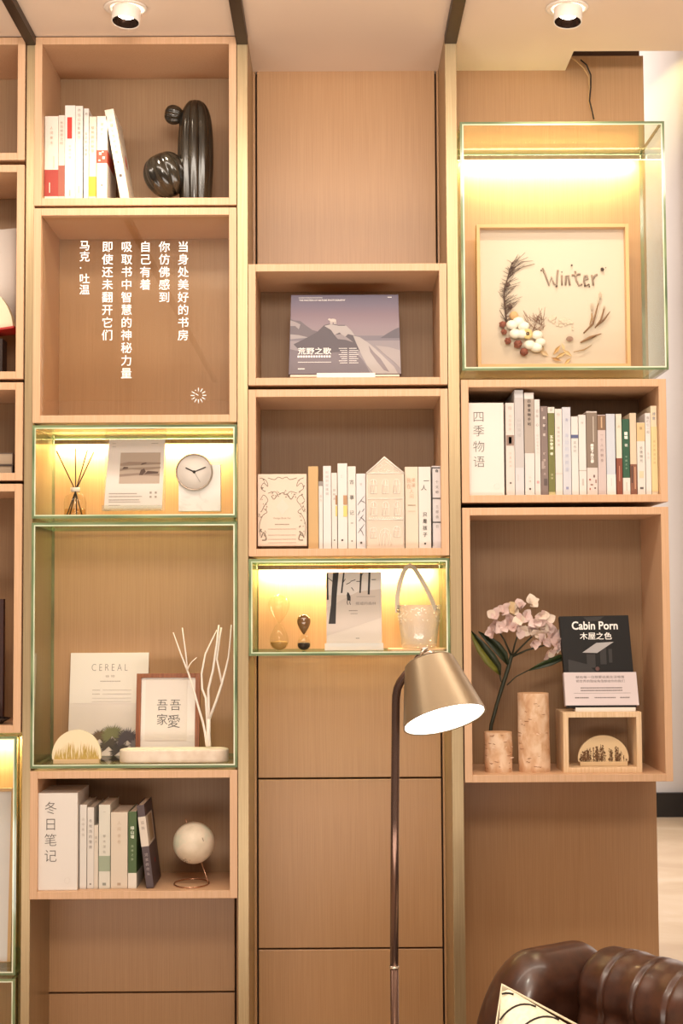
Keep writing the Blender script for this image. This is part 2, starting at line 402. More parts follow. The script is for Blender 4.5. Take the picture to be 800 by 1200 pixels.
M = MB(); M.ball((0,0,0), .011, 12, sq=(.05,1,1.7)); o = M.build('cover_emblem', mat('red_oval','B4402C',.5), b8); o.location = (.0238,.075,.115)

g = 'books in the lowest left box'
# deep white box file
def carton(x0, x1, yt, floor, chars, size, tx, tys, label, depth, logo, Y=F+.014, ribs=False):
    L = Loc((x0+x1)/2, 700, Y, floor); r = thing('slipcase', label, 'box', L.o)
    MB().box(L.x(x0), L.x(x1), 0, depth, 0, L.z(yt)).build('case', mat('white_slipcase', 'E0D8D0', .5), r, bevel=.0008)
    M = MB()
    for ch, ty in zip(chars, tys): L.vert(M, ch, tx, ty-size/2, size, size, bold=-.012)
    M.build('lettering', mat('dark_grey_ink', '57504B', .6), r)
    M = MB(); k = Y/FPX
    for a in range(10):
        w = a*.6+.3
        M.tube([(L.x(logo[0])+math.cos(w)*k*3.3, -.0006, L.z(logo[1])+math.sin(w)*k*3.3), (L.x(logo[0])+math.cos(w+.35)*k*3.3, -.0006, L.z(logo[1])+math.sin(w+.35)*k*3.3)], .0003, 4)
    M.build('round_emblem', mat('faint_ink', 'CFC6BC', .6), r)
    return r
carton(45.5, 92, 929.5, zE, '冬日笔记', 15.5, 61, (946.5, 965.5, 984, 1002.5), 'wide white slipcase with four tall characters beside the books, lowest left box', .165, (80.6,1032))
book(93,101.5,943,zE,'EFE7DE','slim white book next to the white slipcase in the lowest box',g,(),[('山中来信',958,3.6,6,'ADA298')],yb=1000)
book(102,110,946,zE,'EDE4DA','slim white book with grey spine title, second after the slipcase',g,(),[('冬牧场的雪夜',960,3.8,6,'7C7068')],marks=[(0,1036,2,2,'8C8078')],yb=1000)
book(110,115,967,zE,'EBDCCB','smallest thin cream book in the lowest left box',g,(),[('旅人',980,3,4.6,'9C8C7C')],yb=1000)
book(115.5,129,943,zE,'EAE4D6','white book with a grey-green patch low on the spine',g,[(1003,1021,'A3AE94')],[('一',950,3,5,'8C8078'),('草木深处',978,3.6,6,'9C9488')],marks=[(0,1036,4,3,'8C8C80')],yb=1000)
book(129.5,149.5,952,zE,'EAD9C4','thick cream book in the middle of the lowest box row',g,(),[('人间',962,4.4,7,'C0A890'),('食卷',977,4.4,7,'C0A890')],marks=[(0,1036,4,3,'B09880')],yb=1000)
book(150,160,951,zE,'4E6636','dark green book with a white foot',g,[(1023,1045,'EDE2D4')],[('绿山墙',968,4.4,5,'DCE0CC',.02),('森林之歌',990,3,5,'A8B490')],yb=1000)
bk = book(171.5,180.5,944,zE,'574648','dark plum book leaning away at the end of the lowest row',g,[(957,992,'E6D8C8')],[('孤独',962,4,6,'8C7C70'),('河流的尽头',1000,3.8,5.5,'B4A4A0')],lean=-.122,yb=1000)
M = MB(); M.box(.0182,.0185,.03,.10,.105,.165); M.build('cover_panel', mat('tan_cover_panel','B09878',.6), bk)
M = MB(); M.ball((.0186,.07,.055),.006,8,sq=(.05,1,1)); M.build('cover_spot', mat('red_spot','A83028',.6), bk)

g = 'books in the centre box'
book(361,373,546.5,zH,'D9B078','ochre yellow book beside the ornamented gift book',g)
book(373.3,378.3,564,zH,'EFE6E0','thin short white book with grey cap, next to the ochre book',g,[(564,569.5,'9C948C')],[('远行',580,2.8,5,'A8A098')])
book(378.5,388,546,zH,'F0E9E6','tall white book with faint grey title, second white one after the ochre book',g,(),[('时间的玫瑰园',552,3.4,5,'ADA6A2')])
book(388.3,395,554,zH,'EFE7E0','slim white book with a narrow brown and yellow mark, just left of the tallest book',g,(),[('旧时光',573,3,5,'8C8078')],marks=[(2.3,586,2,11,'A87C58'),(2.3,599,2,12,'E8C87C'),(0,633,1.4,1.4,'3C342C')])
book(395.5,407,543,zH,'F3ECE6','tallest white book in the centre row, brown and yellow block at mid spine',g,(),[('：',556,4,5,'4C443C')],marks=[(3.2,586,4.5,11,'B48A64'),(3.2,599,4.5,13,'EBCB78'),(-.5,633,2.2,2,'3C342C')])
book(407.3,417,546.5,zH,'F0E8E0','white book with three large spaced characters on the spine',g,(),[('古',562,5.6,6,'4C443C'),('事',580,5.6,6,'4C443C'),('记',598,5.6,6,'4C443C')],marks=[(0,613,3,.8,'8C8078'),(0,634,1.6,1.4,'5C544C')])
b = book(417.3,428.5,555,zH,'EDE8E8','white book with dark ink twigs on the spine beside the house block',g,(),[('草',566,3,5,'B4ACA8')],marks=[(0,636,2.4,2.4,'5C544C')])
M = MB(); k = (F+.03)/FPX
for x0_,y0_,x1_,y1_ in ((-4,592,4,581),(0,587,5,590),(-3,611,3,603),(-1,606,5,612),(-4,625,4,614),(-2,619,3,628),(1,600,4,596),(-4,604,-1,598)):
    M.tube([(x0_*k,-.0006,P(423,y0_,F+.03).z-zH),((x0_+x1_)/2*k+.0008,-.0006,P(423,(y0_+y1_)/2,F+.03).z-zH+.001),(x1_*k,-.0006,P(423,y1_,F+.03).z-zH)],[.0004,.0011,.0003],5)
M.build('spine_drawing', col('6C6666'), b)
book(474.5,490,547,zH,'F0DFC8','cream book with orange-brown handwritten title just right of the house block',g,(),[('我在',560,6,7,'C09070',-.01,-3),('漫漫',560,5,6,'C09070',-.01,2),('人间',573,5.4,6,'C09070',-.01,0)],marks=[(0,592,9,1,'A89078'),(0,599,8,.7,'C8B8A0')])
book(490.3,505,547,zH,'F2EBE2','white book with sweeping black brush marks and a column of characters',g,(),[('一',560,7,7,'2C2624',0,2),('人',568,7,7,'2C2624',0,-1),('只是孩子',600,5.4,8,'3C342C',.01)],marks=[(0,637,2,2,'3C342C')])
b = book(506,518,546,zH,'E9E2E2','pale book framed by black lines into three panels, last in the centre row',g,(),[('白',550,3.5,5,'2C2624',.04),('个文明',563,3.6,6,'5C5450'),('三部曲',592,3.6,6,'7C7470'),('日',615,3.6,6,'7C7470')])
M = MB(); L = Loc(512, 600, F+.03, zH)
for y in (548.2, 584, 612): L.box(M, 506.2, y-.6, 517.8, y+.6, -.0012, 0)
L.box(M, 506.1, 548, 506.8, 640, -.0012, 0); L.box(M, 517.2, 548, 517.9, 640, -.0012, 0)
M.build('black_border', INK, b)
# ornamented gift book, face out
L = Loc(331, 640, F+.024, zH); r = thing('gift_book', 'pink-cream book standing face out with an ornamental vine border', 'book', L.o)
M = MB(); L.box(M, 302, 555.5, 359.5, 640, 0, .022); M.v = [(x, y, max(0, z)) for x, y, z in M.v]; M.build('cover', mat('cream_pink_cover', 'DCC6B2', .38), r, bevel=.001)
M = MB(); rr = random.Random(3)
def vine(pts, w=.35): M.tube([L.p(x, y, -.0004) for x, y in curve(pts)], w*L.y/FPX, 4)
for sx in (1, -1):
    q = lambda x: 331+(x-331)*sx
    vine([(q(306),560),(q(312),563),(q(314),570),(q(309),566),(q(306),572),(q(311),576)])
    vine([(q(306),600),(q(310),592),(q(314),586),(q(309),580),(q(305),586)]); vine([(q(305),628),(q(304),615),(q(308),604),(q(313),600),(q(309),596)])
    vine([(q(314),560),(q(322),562),(q(326),559),(q(331),561)]); vine([(q(314),578),(q(322),576),(q(326),580),(q(331),577)])
    vine([(q(306),630),(q(309),624),(q(312),632),(q(307),633)], .7); vine([(q(318),581),(q(321),585),(q(325),580)], .5)
    for _ in range(26):
        x, y = q(rr.uniform(304, 312)), rr.uniform(560, 632); vine([(x, y), (x+rr.uniform(-2,2), y+rr.uniform(-2,2))], rr.uniform(.3,.8))
    for _ in range(10):
        x, y = q(rr.uniform(314, 330)), rr.uniform(575, 583); vine([(x, y), (x+rr.uniform(-2,2), y+rr.uniform(-1,2))], .5)
M.build('vine_border', mat('brown_grey_ink', '8F8070', .6), r)
M = MB(); L.put(M, 'Vintage Book Fair', 320, 606, 341, 609, -.0006); L.rows(M, 322, 339, 614.5, 1, seed=2); 
for i, y in enumerate((620, 627, 632, 636)): L.rows(M, 314, 347, y, .55, seed=i)
M.build('lettering', col('9A8674'), r)
M = MB(); L.poly(M, [(331,585),(339,594),(331,603),(323,594)], -.0006, 0); M.build('diamond_emblem', mat('faint_diamond', 'DCC8B8', .6), r)
# house-shaped block
L = Loc(451.5, 640, F+.022, zH); r = thing('house_block', 'greige house-shaped block with pointed roof and engraved white windows', 'ornament', L.o)
M = MB(); M.prism([(L.x(429.3),0),(L.x(474),0),(L.x(474),L.z(554)),(L.x(451),L.z(534.5)),(L.x(429.3),L.z(554))], 0, .03); M.build('block', mat('greige_board', 'D3C2B0', .6), r, bevel=.001)
WL = mat('white_engraving', 'F1E8DE', .6)
def line(M, pts, w=.45, dy=-.0006): M.tube([L.p(x, y, dy) for x, y in pts], w*L.y/FPX, 4)
M = MB(); line(M, [(429.8,554.5),(451,536),(473.5,554.5)], 1.0); line(M, [(430,554.5),(473.6,554.5)], .7); line(M, [(434,553),(451,539.5),(468,553)], .4)
for y in (584.5, 609): line(M, [(430.5,y),(472.5,y)], .6)
for i in range(14): line(M, [(432+i*2.9,606.5),(433.5+i*2.9,608.5),(435+i*2.9,606.5)], .35)
rr = random.Random(5)
for _ in range(36):
    x = rr.uniform(440,462); y = rr.uniform(543,553)
    if abs(x-451) < (y-539)*1.0: line(M, [(x,y),(x+rr.uniform(-2,2),y+rr.uniform(-1,1))], .3)
line(M, [(430.4,556),(430.4,639)], .4); line(M, [(473,556),(473,639)], .4)
M.build('roof_and_string_lines', WL, r)
for wx, wy, h_ in [(438,570,16),(452,570,16),(465,570,16),(438,596,16),(452,596,16),(466,596,16),(437.5,624,12),(465,623,12)]:
    M = MB(); a = 3.6
    arch = [(wx-a, wy+h_/2),(wx-a, wy-h_/2+3),(wx-a*.7, wy-h_/2+.8),(wx, wy-h_/2),(wx+a*.7, wy-h_/2+.8),(wx+a, wy-h_/2+3),(wx+a, wy+h_/2),(wx-a, wy+h_/2)]
    line(M, arch, .5); line(M, [(wx,wy-h_/2),(wx,wy+h_/2)], .35); line(M, [(wx-a,wy-1.5),(wx+a,wy-1.5)], .35)
    M.build('engraved_window', WL, r)
M = MB(); line(M, [(444.5,639),(444.5,628),(446,622),(451,619),(456,622),(458,628),(458,639)], .5); line(M, [(451,619),(451,639)], .35); line(M, [(447.5,638),(447.5,627),(451,623)], .3); line(M, [(455,638),(455,627),(451,623)], .3)
M.build('engraved_door', WL, r)

g = 'books in the long right row'
carton(547.5, 592.5, 472, zK, '四季物语', 14.5, 562.8, (488.3, 504.8, 523.2, 541), 'wide white slipcase with four tall characters at the left of the long right row', .10, (583.5,570))
BK = [
 (593.3,603.8,472,'EFE1D8','white book with tiny dark photo on its spine, touching the white slipcase',(),[('归',476,4.5,5,'ADA097'),('鸟与云朵',486,3.6,5,'D8B4A8'),('行走的书',530,2.8,5,'CDA898')],[(0,516,9,12,'8C7468'),(0,516,3.4,8,'D4C4BC'),(0,566,2,2,'5C5048')],.15),
 (604,614.6,457,'DEDDDF','tallest book of the long right row, pale grey with faint texture',[(466,548,'CFC8C6')],[('山川异域',490,4.4,6,'ADA6A4')],[(-2,560,1,8,'C8C0BC')],.19),
 (615.5,627,460,'EFE7E2','white book with tan-grey upper label, second tallest of the right row',[(467.5,531,'B7A79A')],[('四季食物手帖',468,4.2,5.4,'4C403A',.02),('小林',558,3,4.5,'ADA097')],[(0,573,2.2,2.2,'4C403A')],.16),
 (627.3,634,468,'F0E6E0','thin white book right after the tan-labelled one',(),[('百年',480,3.8,6,'A09890'),('心',496,3.8,6,'7C7470'),('和灯塔看守人',509,2.8,4,'BDB2AA')],[(0,565,3,3,'D0A0A0')],.15),
 (634.3,643,476,'8E7B74','mottled brown-grey book in the right row beside the olive one',(),[('星星',488,3.2,9,'E4D8D0',.03),('花',508,3.2,9,'E4D8D0',.03),('旷野之光',530,3,8,'DCC8BC')],[(1,500,3,8,'6E5E5A'),(-2,545,3,9,'A89890'),(1,565,4,8,'5C4E4A'),(-2,480,2,4,'A08C84')],.15),
 (643.2,651,477,'7C7A3E','olive green book with white cap',[(477,484,'EDE6DA'),(576.5,581,'D8C890')],[('日',478.5,3.5,5,'6C665E'),('瓦尔登湖',510,3.8,4.4,'EDEAD0',.03),('梭',530,3.5,5,'EDEAD0',.03),('译林',555,2.8,4,'D8D4A8')],[],.15),
 (651.3,659.8,479,'F1E7DF','white book with faint writing immediately right of the olive book',[(554,556,'E0D4CC')],[('你',484,4,5,'B8A8A0'),('和我的距离',500,3,5,'ADA097')],[],.15),
 (660,670,477,'DDDDE4','pale blue-grey book with blurred blue title',(),[('海',490,4,5,'A0A4BC'),('海边的房间里',508,4.8,8,'B4B8CC')],[(0,572,3,3,'8C90B0')],.15),
 (670.3,678.6,488,'F0EAE4','shorter white book crossed by a thin blue band',[(509.5,513.5,'5E648C')],[('蓝色时',517,3.4,5,'9C9690')],[],.15),
 (679,687.8,486,'F1E9E3','white book left of the wide brown-grey one, thin line low on spine',[(551,552,'C8BCB0')],[('叶',494,3.4,5,'A8A098')],[(0,565,2,8,'C0B4AC')],.15),
 (688.2,701,482,'E9DCD4','wide book, brown-grey above and white with red sprigs below',[(483.5,548,'8D7B6B')],[('细雪下的古都',520,3.8,3.8,'F0E8E0',.04)],[(1.8,503,.9,30,'C8BCB0'),(-3,562,2,2,'A05850'),(2,558,1.6,3,'6C4C44'),(-1,568,3,1.4,'8C5C50'),(3,572,2,1.6,'6C4C44'),(-3,573,1.4,2.4,'A05850'),(4,564,1.2,4,'8C5C50')],.15),
 (701.3,711,486,'DBC8C4','dusty pink book with a brown label at its top',[(487,504,'8A6A50')],[('一个人的朝圣',508,3.6,6,'8C7470')],[(0,495,1.6,13,'C8A888')],.15),
 (711.4,722,485,'D9DDE6','light blue-grey book with plain white foot',[(556,581,'F2ECE8')],(),[(0,565,.8,9,'C8C4C4')],.15),
 (723,729.8,485,'EFE6D2','narrow cream book with brick-red foot',[(537,581,'8E4A34')],[('火',498,3.6,5,'A8905C')],[(0,555,1,18,'C08870')],.15),
 (730.3,738.8,491,'2F5E44','deep green book with white foot, only green one in the row beside brick foot',[(560,581,'EFE6DC')],[('猫城',506,4,4.6,'F0F0E4',.05),('记',520,3.4,5,'F0F0E4',.03),('中国文学',534,2.6,4.6,'A8C0A8')],[(0,570,1,10,'B8B0A4')],.15),
 (739.2,747,484,'EBD3B6','peach-cream book with dark brown foot',[(544,581,'8C5A44')],(),[(-2,556,1.6,20,'4C342C'),(1.5,560,1.2,26,'C89878')],.15),
 (747.4,757,495,'EFE7DE','shortest white book of the row with tan top',[(495.5,517,'E4C492')],[('猫',500,3.6,5,'8C7450'),('长夜微光',523,3.8,5,'7C746C')],[(0,556,5,8,'D8C8A8'),(0,572,4,2.4,'5C5450')],.15),
 (757.4,763.8,484,'F1EAE4','white book near the right end with grey title at top',(),[('我们仨一起',488,3.4,4.2,'8C847C'),('生活',530,2.8,5,'C0B4A8')],[],.15),
 (764,771.4,475.5,'F0DFC0','pale yellow book at the far right end of the long row',[(500,576,'EBD39C')],[('诗意',483,4,5.4,'7C88A0'),('南方高速公路',516,3,5,'B8A070')],[],.19),
]
for x0_, x1_, yt, c_, lb, bd, tx, mk, dp in BK:
    book(x0_, x1_, yt, zK, c_, lb, g, bd, tx, marks=mk, depth=dp, Y=F+.02)

# ------------------------------------------------------------------ ceramic cactus
L = Loc(229, 230, F+.10, zA); k = L.y/FPX
CER = noisy('bronze_glaze', '120E0B', '332D24', (4,4,2), 8, 3, rough=.17, spec=.6, coat=.25, lo=.3, hi=.75)
r = thing('ceramic_cactus', 'glossy dark bronze ceramic cactus with round lobe and bud', 'ornament', L.o)
H = L.z(118)
prof = [(.001,0),(17.5*k,.0),(18.5*k,.01),(20*k,H*.2),(21.3*k,H*.42),(21*k,H*.62),(19.6*k,H*.78),(17*k,H*.88),(13*k,H*.95),(7.5*k,H*.99),(2*k,H*.985),(.001,H*.975)]
def smooth_prof(p, n=4):
    return [(max(.0005, a), b) for a, b in curve(p, n)]
MB().lathe(smooth_prof(prof), 96, M=Matrix.Rotation(.35,4,'Z'), lobes=8, amp=.2).build('column', CER, r)
bp = [(.001,-1),(.45,-.93),(.8,-.62),(.97,-.2),(1,.15),(.9,.5),(.65,.8),(.3,.93),(.05,.88),(.001,.86)]
Mx = Matrix.Translation((L.x(195), -.012, L.z(206))) @ Matrix.Rotation(R(-24),4,'Y') @ Matrix.Rotation(R(12),4,'X') @ Matrix.Diagonal((26*k, 24*k, 27*k, 1))
M = MB().lathe(smooth_prof(bp), 80, M=Mx, lobes=9, amp=.17); M.v = [(x, y, max(0.0005, z)) for x, y, z in M.v]; M.build('round_lobe', CER, r)
Mx = Matrix.Translation((L.x(203.5), .0, L.z(134.5))) @ Matrix.Rotation(R(-78),4,'Y') @ Matrix.Diagonal((11.5*k, 12*k, 11.5*k, 1))
MB().lathe(smooth_prof(bp), 56, M=Mx, lobes=8, amp=.2).build('bud', CER, r)

# ------------------------------------------------------------------ quote pane (a part of the box it closes)
par = [o for o in bpy.data.objects if o.get('label','').startswith('wooden box closed')][0]
yq = F+.020; org = par.location
pn = MB().box(c1[0]+T+.0005, c1[1]-T-.0005, yq, yq+.005, zB+.0005, zc(158,243.5)-T-.0005)
pn = pn.build('front_pane', glass('front_pane_glass', 'FBFAF6', refl=.4, base=.05), par, org=org)
M = MB(); k = yq/FPX; MA = MB()
for s, x, y, size, pitch in (('当身处美好的书房',214.7,282.5,13,15.1),('你仿佛感到',192.6,282.5,13,15.1),('自己有着',170.4,282.5,13,15.1),('吸取书中智慧的神秘力量',148.5,282.5,13,15.1),('即使还未翻开它们',126.1,282.5,13,15.1),('马克·吐温',99.3,281.5,12.2,13.2)):
    p = P(x, y, yq)
    vert(MA if x < 100 else M, s, p.x, p.z, size*k*1.05, pitch*k, yq-.0008, .006)
M.build('white_lettering', mat('white_vinyl', 'FFFFFF', .5), pn, org=org)
MA.build('author_lettering', MC['white_vinyl'], pn, org=org)
M = MB(); p = P(232.5, 463.5, yq)
for i in range(12):
    w = math.pi/6*i
    if i == 4: a0, a1 = 6.5, 7.6
    else: a0, a1 = 4.8, 9.2
    M.tube([(p.x+math.cos(w)*a0*k, yq-.001, p.z+math.sin(w)*a0*k), (p.x+math.cos(w)*a1*k, yq-.001, p.z+math.sin(w)*a1*k)], .65*k, 5)
M.tube([(p.x, yq-.001, p.z), (p.x-3.4*k, yq-.001, p.z+2*k)], .6*k, 5)
M.build('sunburst_emblem', MC['white_vinyl'], pn, org=org)

# ------------------------------------------------------------------ lit case: diffuser, calendar, clock
L = Loc(88, 599, F+.12, zCc); k = L.y/FPX
r = thing('reed_diffuser', 'small clear diffuser bottle with four dark reeds', 'diffuser', L.o)
h = L.z(574)
MB().lathe([(.001,.001),(12*k,.001),(13*k,.004),(13*k,h*.55),(11*k,h*.78),(5*k,h*.86),(4.5*k,h)],32).build('bottle', CLEAR, r)
MB().lathe([(.001,.003),(11.6*k,.003),(12.2*k,.006),(12.2*k,h*.3),(.001,h*.3)],28).build('oil', glass('diffuser_oil','F8EAD4',refl=.2), r)
MB().lathe([(4.8*k,h*.93),(5.6*k,h*.93),(5.6*k,h*1.08),(3*k,h*1.08)],24).build('neck_ring', mat('pale_ring','E8D8C4',.3), r)
for bx_, bz, tx_, tz, dy in ((99,597,65,528,.01),(90,598,88.5,525.5,-.006),(76,597,101.5,527,.008),(79,597,110.5,530,-.01)):
    M = MB().tube([(L.x(bx_)*.8, -dy*.6, .004), (L.x(88.5+(tx_-88)*.03), 0, L.z(574)), (L.x(tx_), dy, L.z(tz))], .0015, 6); M.build('reed', mat('dark_reed','2A1E16',.8), r)

L = Loc(156, 598, F+.10, zCc); r = thing('print_card', 'white printed card with sepia sea photograph on a lit acrylic holder', 'card', L.o, (R(-7),0,0))
M = MB(); L.poly(M, [(121.5,596),(189.5,596),(192,513),(126,513)], 0, .002); M.build('card', mat('card_stock','E6D9CF',.6), r)
L.z0 = 0
M = MB(); L.box(M, 120, 593, 190, 599, -.014, -.0035); M.build('holder_lip', ACRYL, r)
M = MB(); L.box(M, 121, 504, 193, 598, .0035, .006); M.build('holder_back', ACRYL, r)
M = MB(); L.poly(M, [(138.5,566),(186,566),(187,529),(140,529)], -.0006, 0); M.build('photograph', mat('sepia_photo','B9A391',.5), r)
M = MB()
for pts in ([(139.5,545),(187,543),(187,541),(150,540),(139.8,542)],[(139.3,551),(152,549),(170,550),(187,548),(187,546),(160,547),(139.5,548)],[(139,558),(160,556),(186,557),(186,554),(160,553.5),(139,555)]):
    L.poly(M, pts, -.0009, -.0004)
M.build('photo_waves', mat('sepia_mid','9A8272',.6), r)
M = MB()
for pts in ([(142,549),(149,548),(149,546.5),(144,546)],[(162,556),(164,550),(168,548),(170,552),(166,556)],[(164,544),(171,542),(170,541),(165,542)],[(168,555),(184,554),(185,552),(172,551)]):
    L.poly(M, pts, -.0012, -.0004)
M.build('photo_rocks', mat('sepia_dark','5E473C',.6), r)
M = MB()
for i,(a,b,y,hh) in enumerate(((127,160,578,1),(127,166,581.5,.9),(127,163,585.5,.9),(127,164,588,.7),(127,140,592,.8),(130,134,518,.5),(130,134,522,.5),(176,184,518,.6))): L.rows(M, a, b, y, hh, seed=i)
for x in (176,182):
    for y in (577,582): L.box(M, x-1.2, y-1.2, x+1.2, y+1.2, -.0008, -.0002)
M.build('lettering', col('A5968A'), r)

L = Loc(234, 599, F+.085, zCc); k = L.y/FPX
r = thing('table_clock', 'round clock with bare pale face set on a marble slab', 'clock', L.o)
MARB = noisy('white_marble','F2EAE2','D9CFC6',(1,1,1),14,6,rough=.25,lo=.5,hi=.72,dist=2)
M = MB(); L.box(M, 209, 544, 258.5, 599, 0, .022); M.v=[(x,y,max(0,z)) for x,y,z in M.v]; M.build('marble_slab', MARB, r, bevel=.0008)
cx_, cz_ = L.x(228), L.z(553.5)
Mx = Matrix.Translation((cx_, -.014, cz_)) @ Matrix.Rotation(R(-90),4,'X')
DR = Mx @ Matrix.Diagonal((k,k,1,1))
MB().lathe([(.01,.0139),(20.6,.0139),(21.6,.0125),(21.6,0),(21.0,-.0015),(20.2,-.0008),(20.0,.002)],64,M=DR).build('rim', mat('brushed_steel_rim','B9A898',.28,.9), r)
MB().lathe([(.01,.0018),(20.3,.0018),(20.3,.003),(.01,.003)],64,M=DR).build('dial', mat('dial_white','DDD2C8',.5), r)
for n_, tx_, ty_, wd_ in (('hour_hand',218,548.7,.75),('minute_hand',241.5,548,.6),('second_hand',235,565.5,.22)):
    MB().tube([(cx_,-.0139,cz_),(L.x(tx_),-.0139,L.z(ty_))],wd_*k,6).build(n_, INK if n_!='second_hand' else col('9A9088'), r)
MB().lathe([(.01,-.001),(1.7,-.001),(1.7,.0018)],16,M=DR).build('hub', INK, r)

# ------------------------------------------------------------------ tall glass case: magazine, frame, tray, branches, arch
L = Loc(126, 888, W-.045, zD); L.o.z = zD
r = thing('magazine', 'pale magazine with palm tops on its cover, leaning on the back wall', 'magazine', L.o, (R(-9),0,0))
yt_ = 764
M = MB(); L.box(M, 79, yt_, 172, 889, 0, .008); M.v=[(x,y,max(0,z)) for x,y,z in M.v]; M.build('cover', mat('magazine_cover','DDD0C8',.45), r, bevel=.0006)
M = MB(); L.box(M, 79.3, yt_+.3, 171.7, 824, -.0005, 0); M.build('cover_sky', mat('magazine_sky','E3D8CF',.45), r)
M = MB(); L.put(M, 'C E R E A L', 104.6, 777.5, 147, 785.5, -.001, bold=-.022); M.build('title', col('6A5E58'), r)
M = MB(); L.put(M, '谷 物', 121, 790.5, 132, 793.5, -.001); L.rows(M,115,139,798,.9,-.001,seed=3)
for y in (808.5,813): L.rows(M,106,115,y,.7,-.001,seed=4); L.box(M,118,y-.2,152,y+.2,-.001,-.0003)
for y in (818,822): L.box(M,106,y-.15,152,y+.15,-.001,-.0003)
M.build('lettering', col('AA9C92'), r)
rr = random.Random(11)
for cxp, cyp, rad_, c_, n_ in ((116,865,12,'6E5640',44),(131,862,15,'7A7850',50),(127,874,14,'4E4438',44),(149,867,16,'4C4248',50),(160,874,11,'7C7276',36),(140,880,13,'3E3630',44)):
    M = MB()
    for i in range(n_):
        w = math.pi*(-.25+1.5*(i+.5)/n_)+rr.uniform(-.05,.05); ln = rad_*rr.uniform(.75,1.05)
        x1_, y1_ = cxp+math.cos(w)*ln, cyp-math.sin(w)*ln*.95
        if x1_ > 171: continue
        nx, ny = -math.sin(w)*.55, -math.cos(w)*.55
        L.poly(M, [(cxp-nx,cyp-ny),(cxp+nx,cyp+ny),((cxp+x1_)/2+nx*1.6,(cyp+y1_)/2+ny*1.6),(x1_,y1_),((cxp+x1_)/2-nx*1.6,(cyp+y1_)/2-ny*1.6)], -.0012-i*.00001, -.0003)
    M.build('palm_crown', col(c_), r)

L = Loc(195, 888, F+.12, zD); r = thing('picture_frame', 'small brown wood frame with four handwritten characters', 'frame', L.o, (R(-8),0,0))
FW = noisy('cherry_wood','7E4526','9C5E38',(60,60,3),4,3,rough=.35)
x0_,x1_,y0_,y1_ = 158.5,233.5,789,888
for a,b,c_,d in ((x0_,y0_,x0_+5.5,y1_),(x1_-5.5,y0_,x1_,y1_),(x0_+5.5,y0_,x1_-5.5,y0_+5),(x0_+5.5,y1_-5,x1_-5.5,y1_)):
    M = MB(); L.box(M,a,b,c_,d,-.006,.006); M.v=[(x,y,max(0,z)) for x,y,z in M.v]; M.build('frame_rail', FW, r, bevel=.0008)
M = MB(); L.box(M,x0_+5,y0_+4.5,x1_-5,y1_-4.5,.001,.004); M.build('mount', mat('mount_card','EAE1D8',.6), r)
M = MB(); L.box(M,169,796,218.3,868,-.0002,.001); M.build('picture_sheet', mat('sheet_paper','E2D7CC',.6), r)
M = MB()
for ch,x,y,s_ in (('吾',204.5,820,14),('吾',189,820,14),('愛',203,838,16.5),('家',189,837,14)): L.vert(M,ch,x,y-1,s_,s_,-.0008,-.01)
M.build('handwriting', INK, r)

L = Loc(215, 891, F+.05, zD); k = L.y/FPX
r = thing('stone_tray', 'long rounded white stone tray holding the bare branches', 'tray', L.o)
tx0, tx1, ty0, ty1, th = L.x(140), L.x(267.5), -.028, .042, L.z(877.5)
def slab(M, x0, x1, y0, y1, z0, z1, rad, n=10):
    pts = []
    for cx_, cy_, a0 in ((x1-rad,y1-rad,0),(x0+rad,y1-rad,90),(x0+rad,y0+rad,180),(x1-rad,y0+rad,270)):
        for i in range(n+1): w = R(a0+90*i/n); pts.append((cx_+rad*math.cos(w), cy_+rad*math.sin(w)))
    m_ = len(pts); vs_ = [(x,y,z0) for x,y in pts]+[(x,y,z1) for x,y in pts]
    M.add(vs_, [tuple(range(m_-1,-1,-1)), tuple(range(m_,2*m_))]+[(i,(i+1)%m_,m_+(i+1)%m_,m_+i) for i in range(m_)])
    return M
TRV = noisy('travertine','EAD9C6','D9C2AC',(1,1,1),30,6,rough=.5,lo=.4,hi=.7)
slab(MB(), tx0, tx1, ty0, ty1, 0, th, .033).build('tray_body', TRV, r, bevel=.003)
slab(MB(), tx0+.007, tx1-.007, ty0+.007, ty1-.007, th, th+.001, .026).build('tray_well', mat('pale_stone','F0E2D0',.5), r)
L2 = Loc(245, 877, F+.055, zD+th+.0012); r = thing('branch_arrangement', 'bundle of white painted bare branches standing in the tray', 'branches', L2.o)
BW = mat('white_branch','F2E6DA',.55)
def q(x,y): return (x/5.714+150, y/5.714+720)
BR = [
 ([(540,886),(538,800),(540,700)],[3,2.6,2.2],0),
 ([(528,886),(515,790),(500,720),(470,620),(440,510),(405,400),(350,260),(300,120)],[1.6,1.5,1.4,1.4,1.3,1.2,.9,.6],.006),
 ([(398,375),(385,260),(372,170),(360,88)],[.9,.9,.8,.7],.01),
 ([(398,372),(410,340),(428,316),(460,288)],[.8,.7,.6,.5],-.004),
 ([(534,800),(520,560),(495,500),(490,400),(515,265),(560,170),(592,105)],[1.6,1.5,1.3,1.2,1.1,.9,.6],.018),
 ([(540,710),(540,620),(538,500),(570,370),(595,200),(610,70)],[1.8,1.6,1.5,1.4,1.3,1.1],-.008),
 ([(628,465),(610,375),(594,300),(612,160),(625,88)],[1.2,1.2,1.2,1.3,1.1],.004),
 ([(544,700),(590,580),(628,465),(656,360),(672,290),(682,200),(692,70)],[1.8,1.5,1.4,1.2,1,.9,.7],.0)]
for pts, rd, dy in BR:
    n_ = len(pts); M = MB()
    pp = [L2.p(*q(*p_), dy*i/n_) for i,p_ in enumerate(pts)]
    M.tube(pp, [a*L2.y/FPX for a in rd], 7); M.v = [(x,y,max(0,z)) for x,y,z in M.v]; M.build('branch', BW, r)

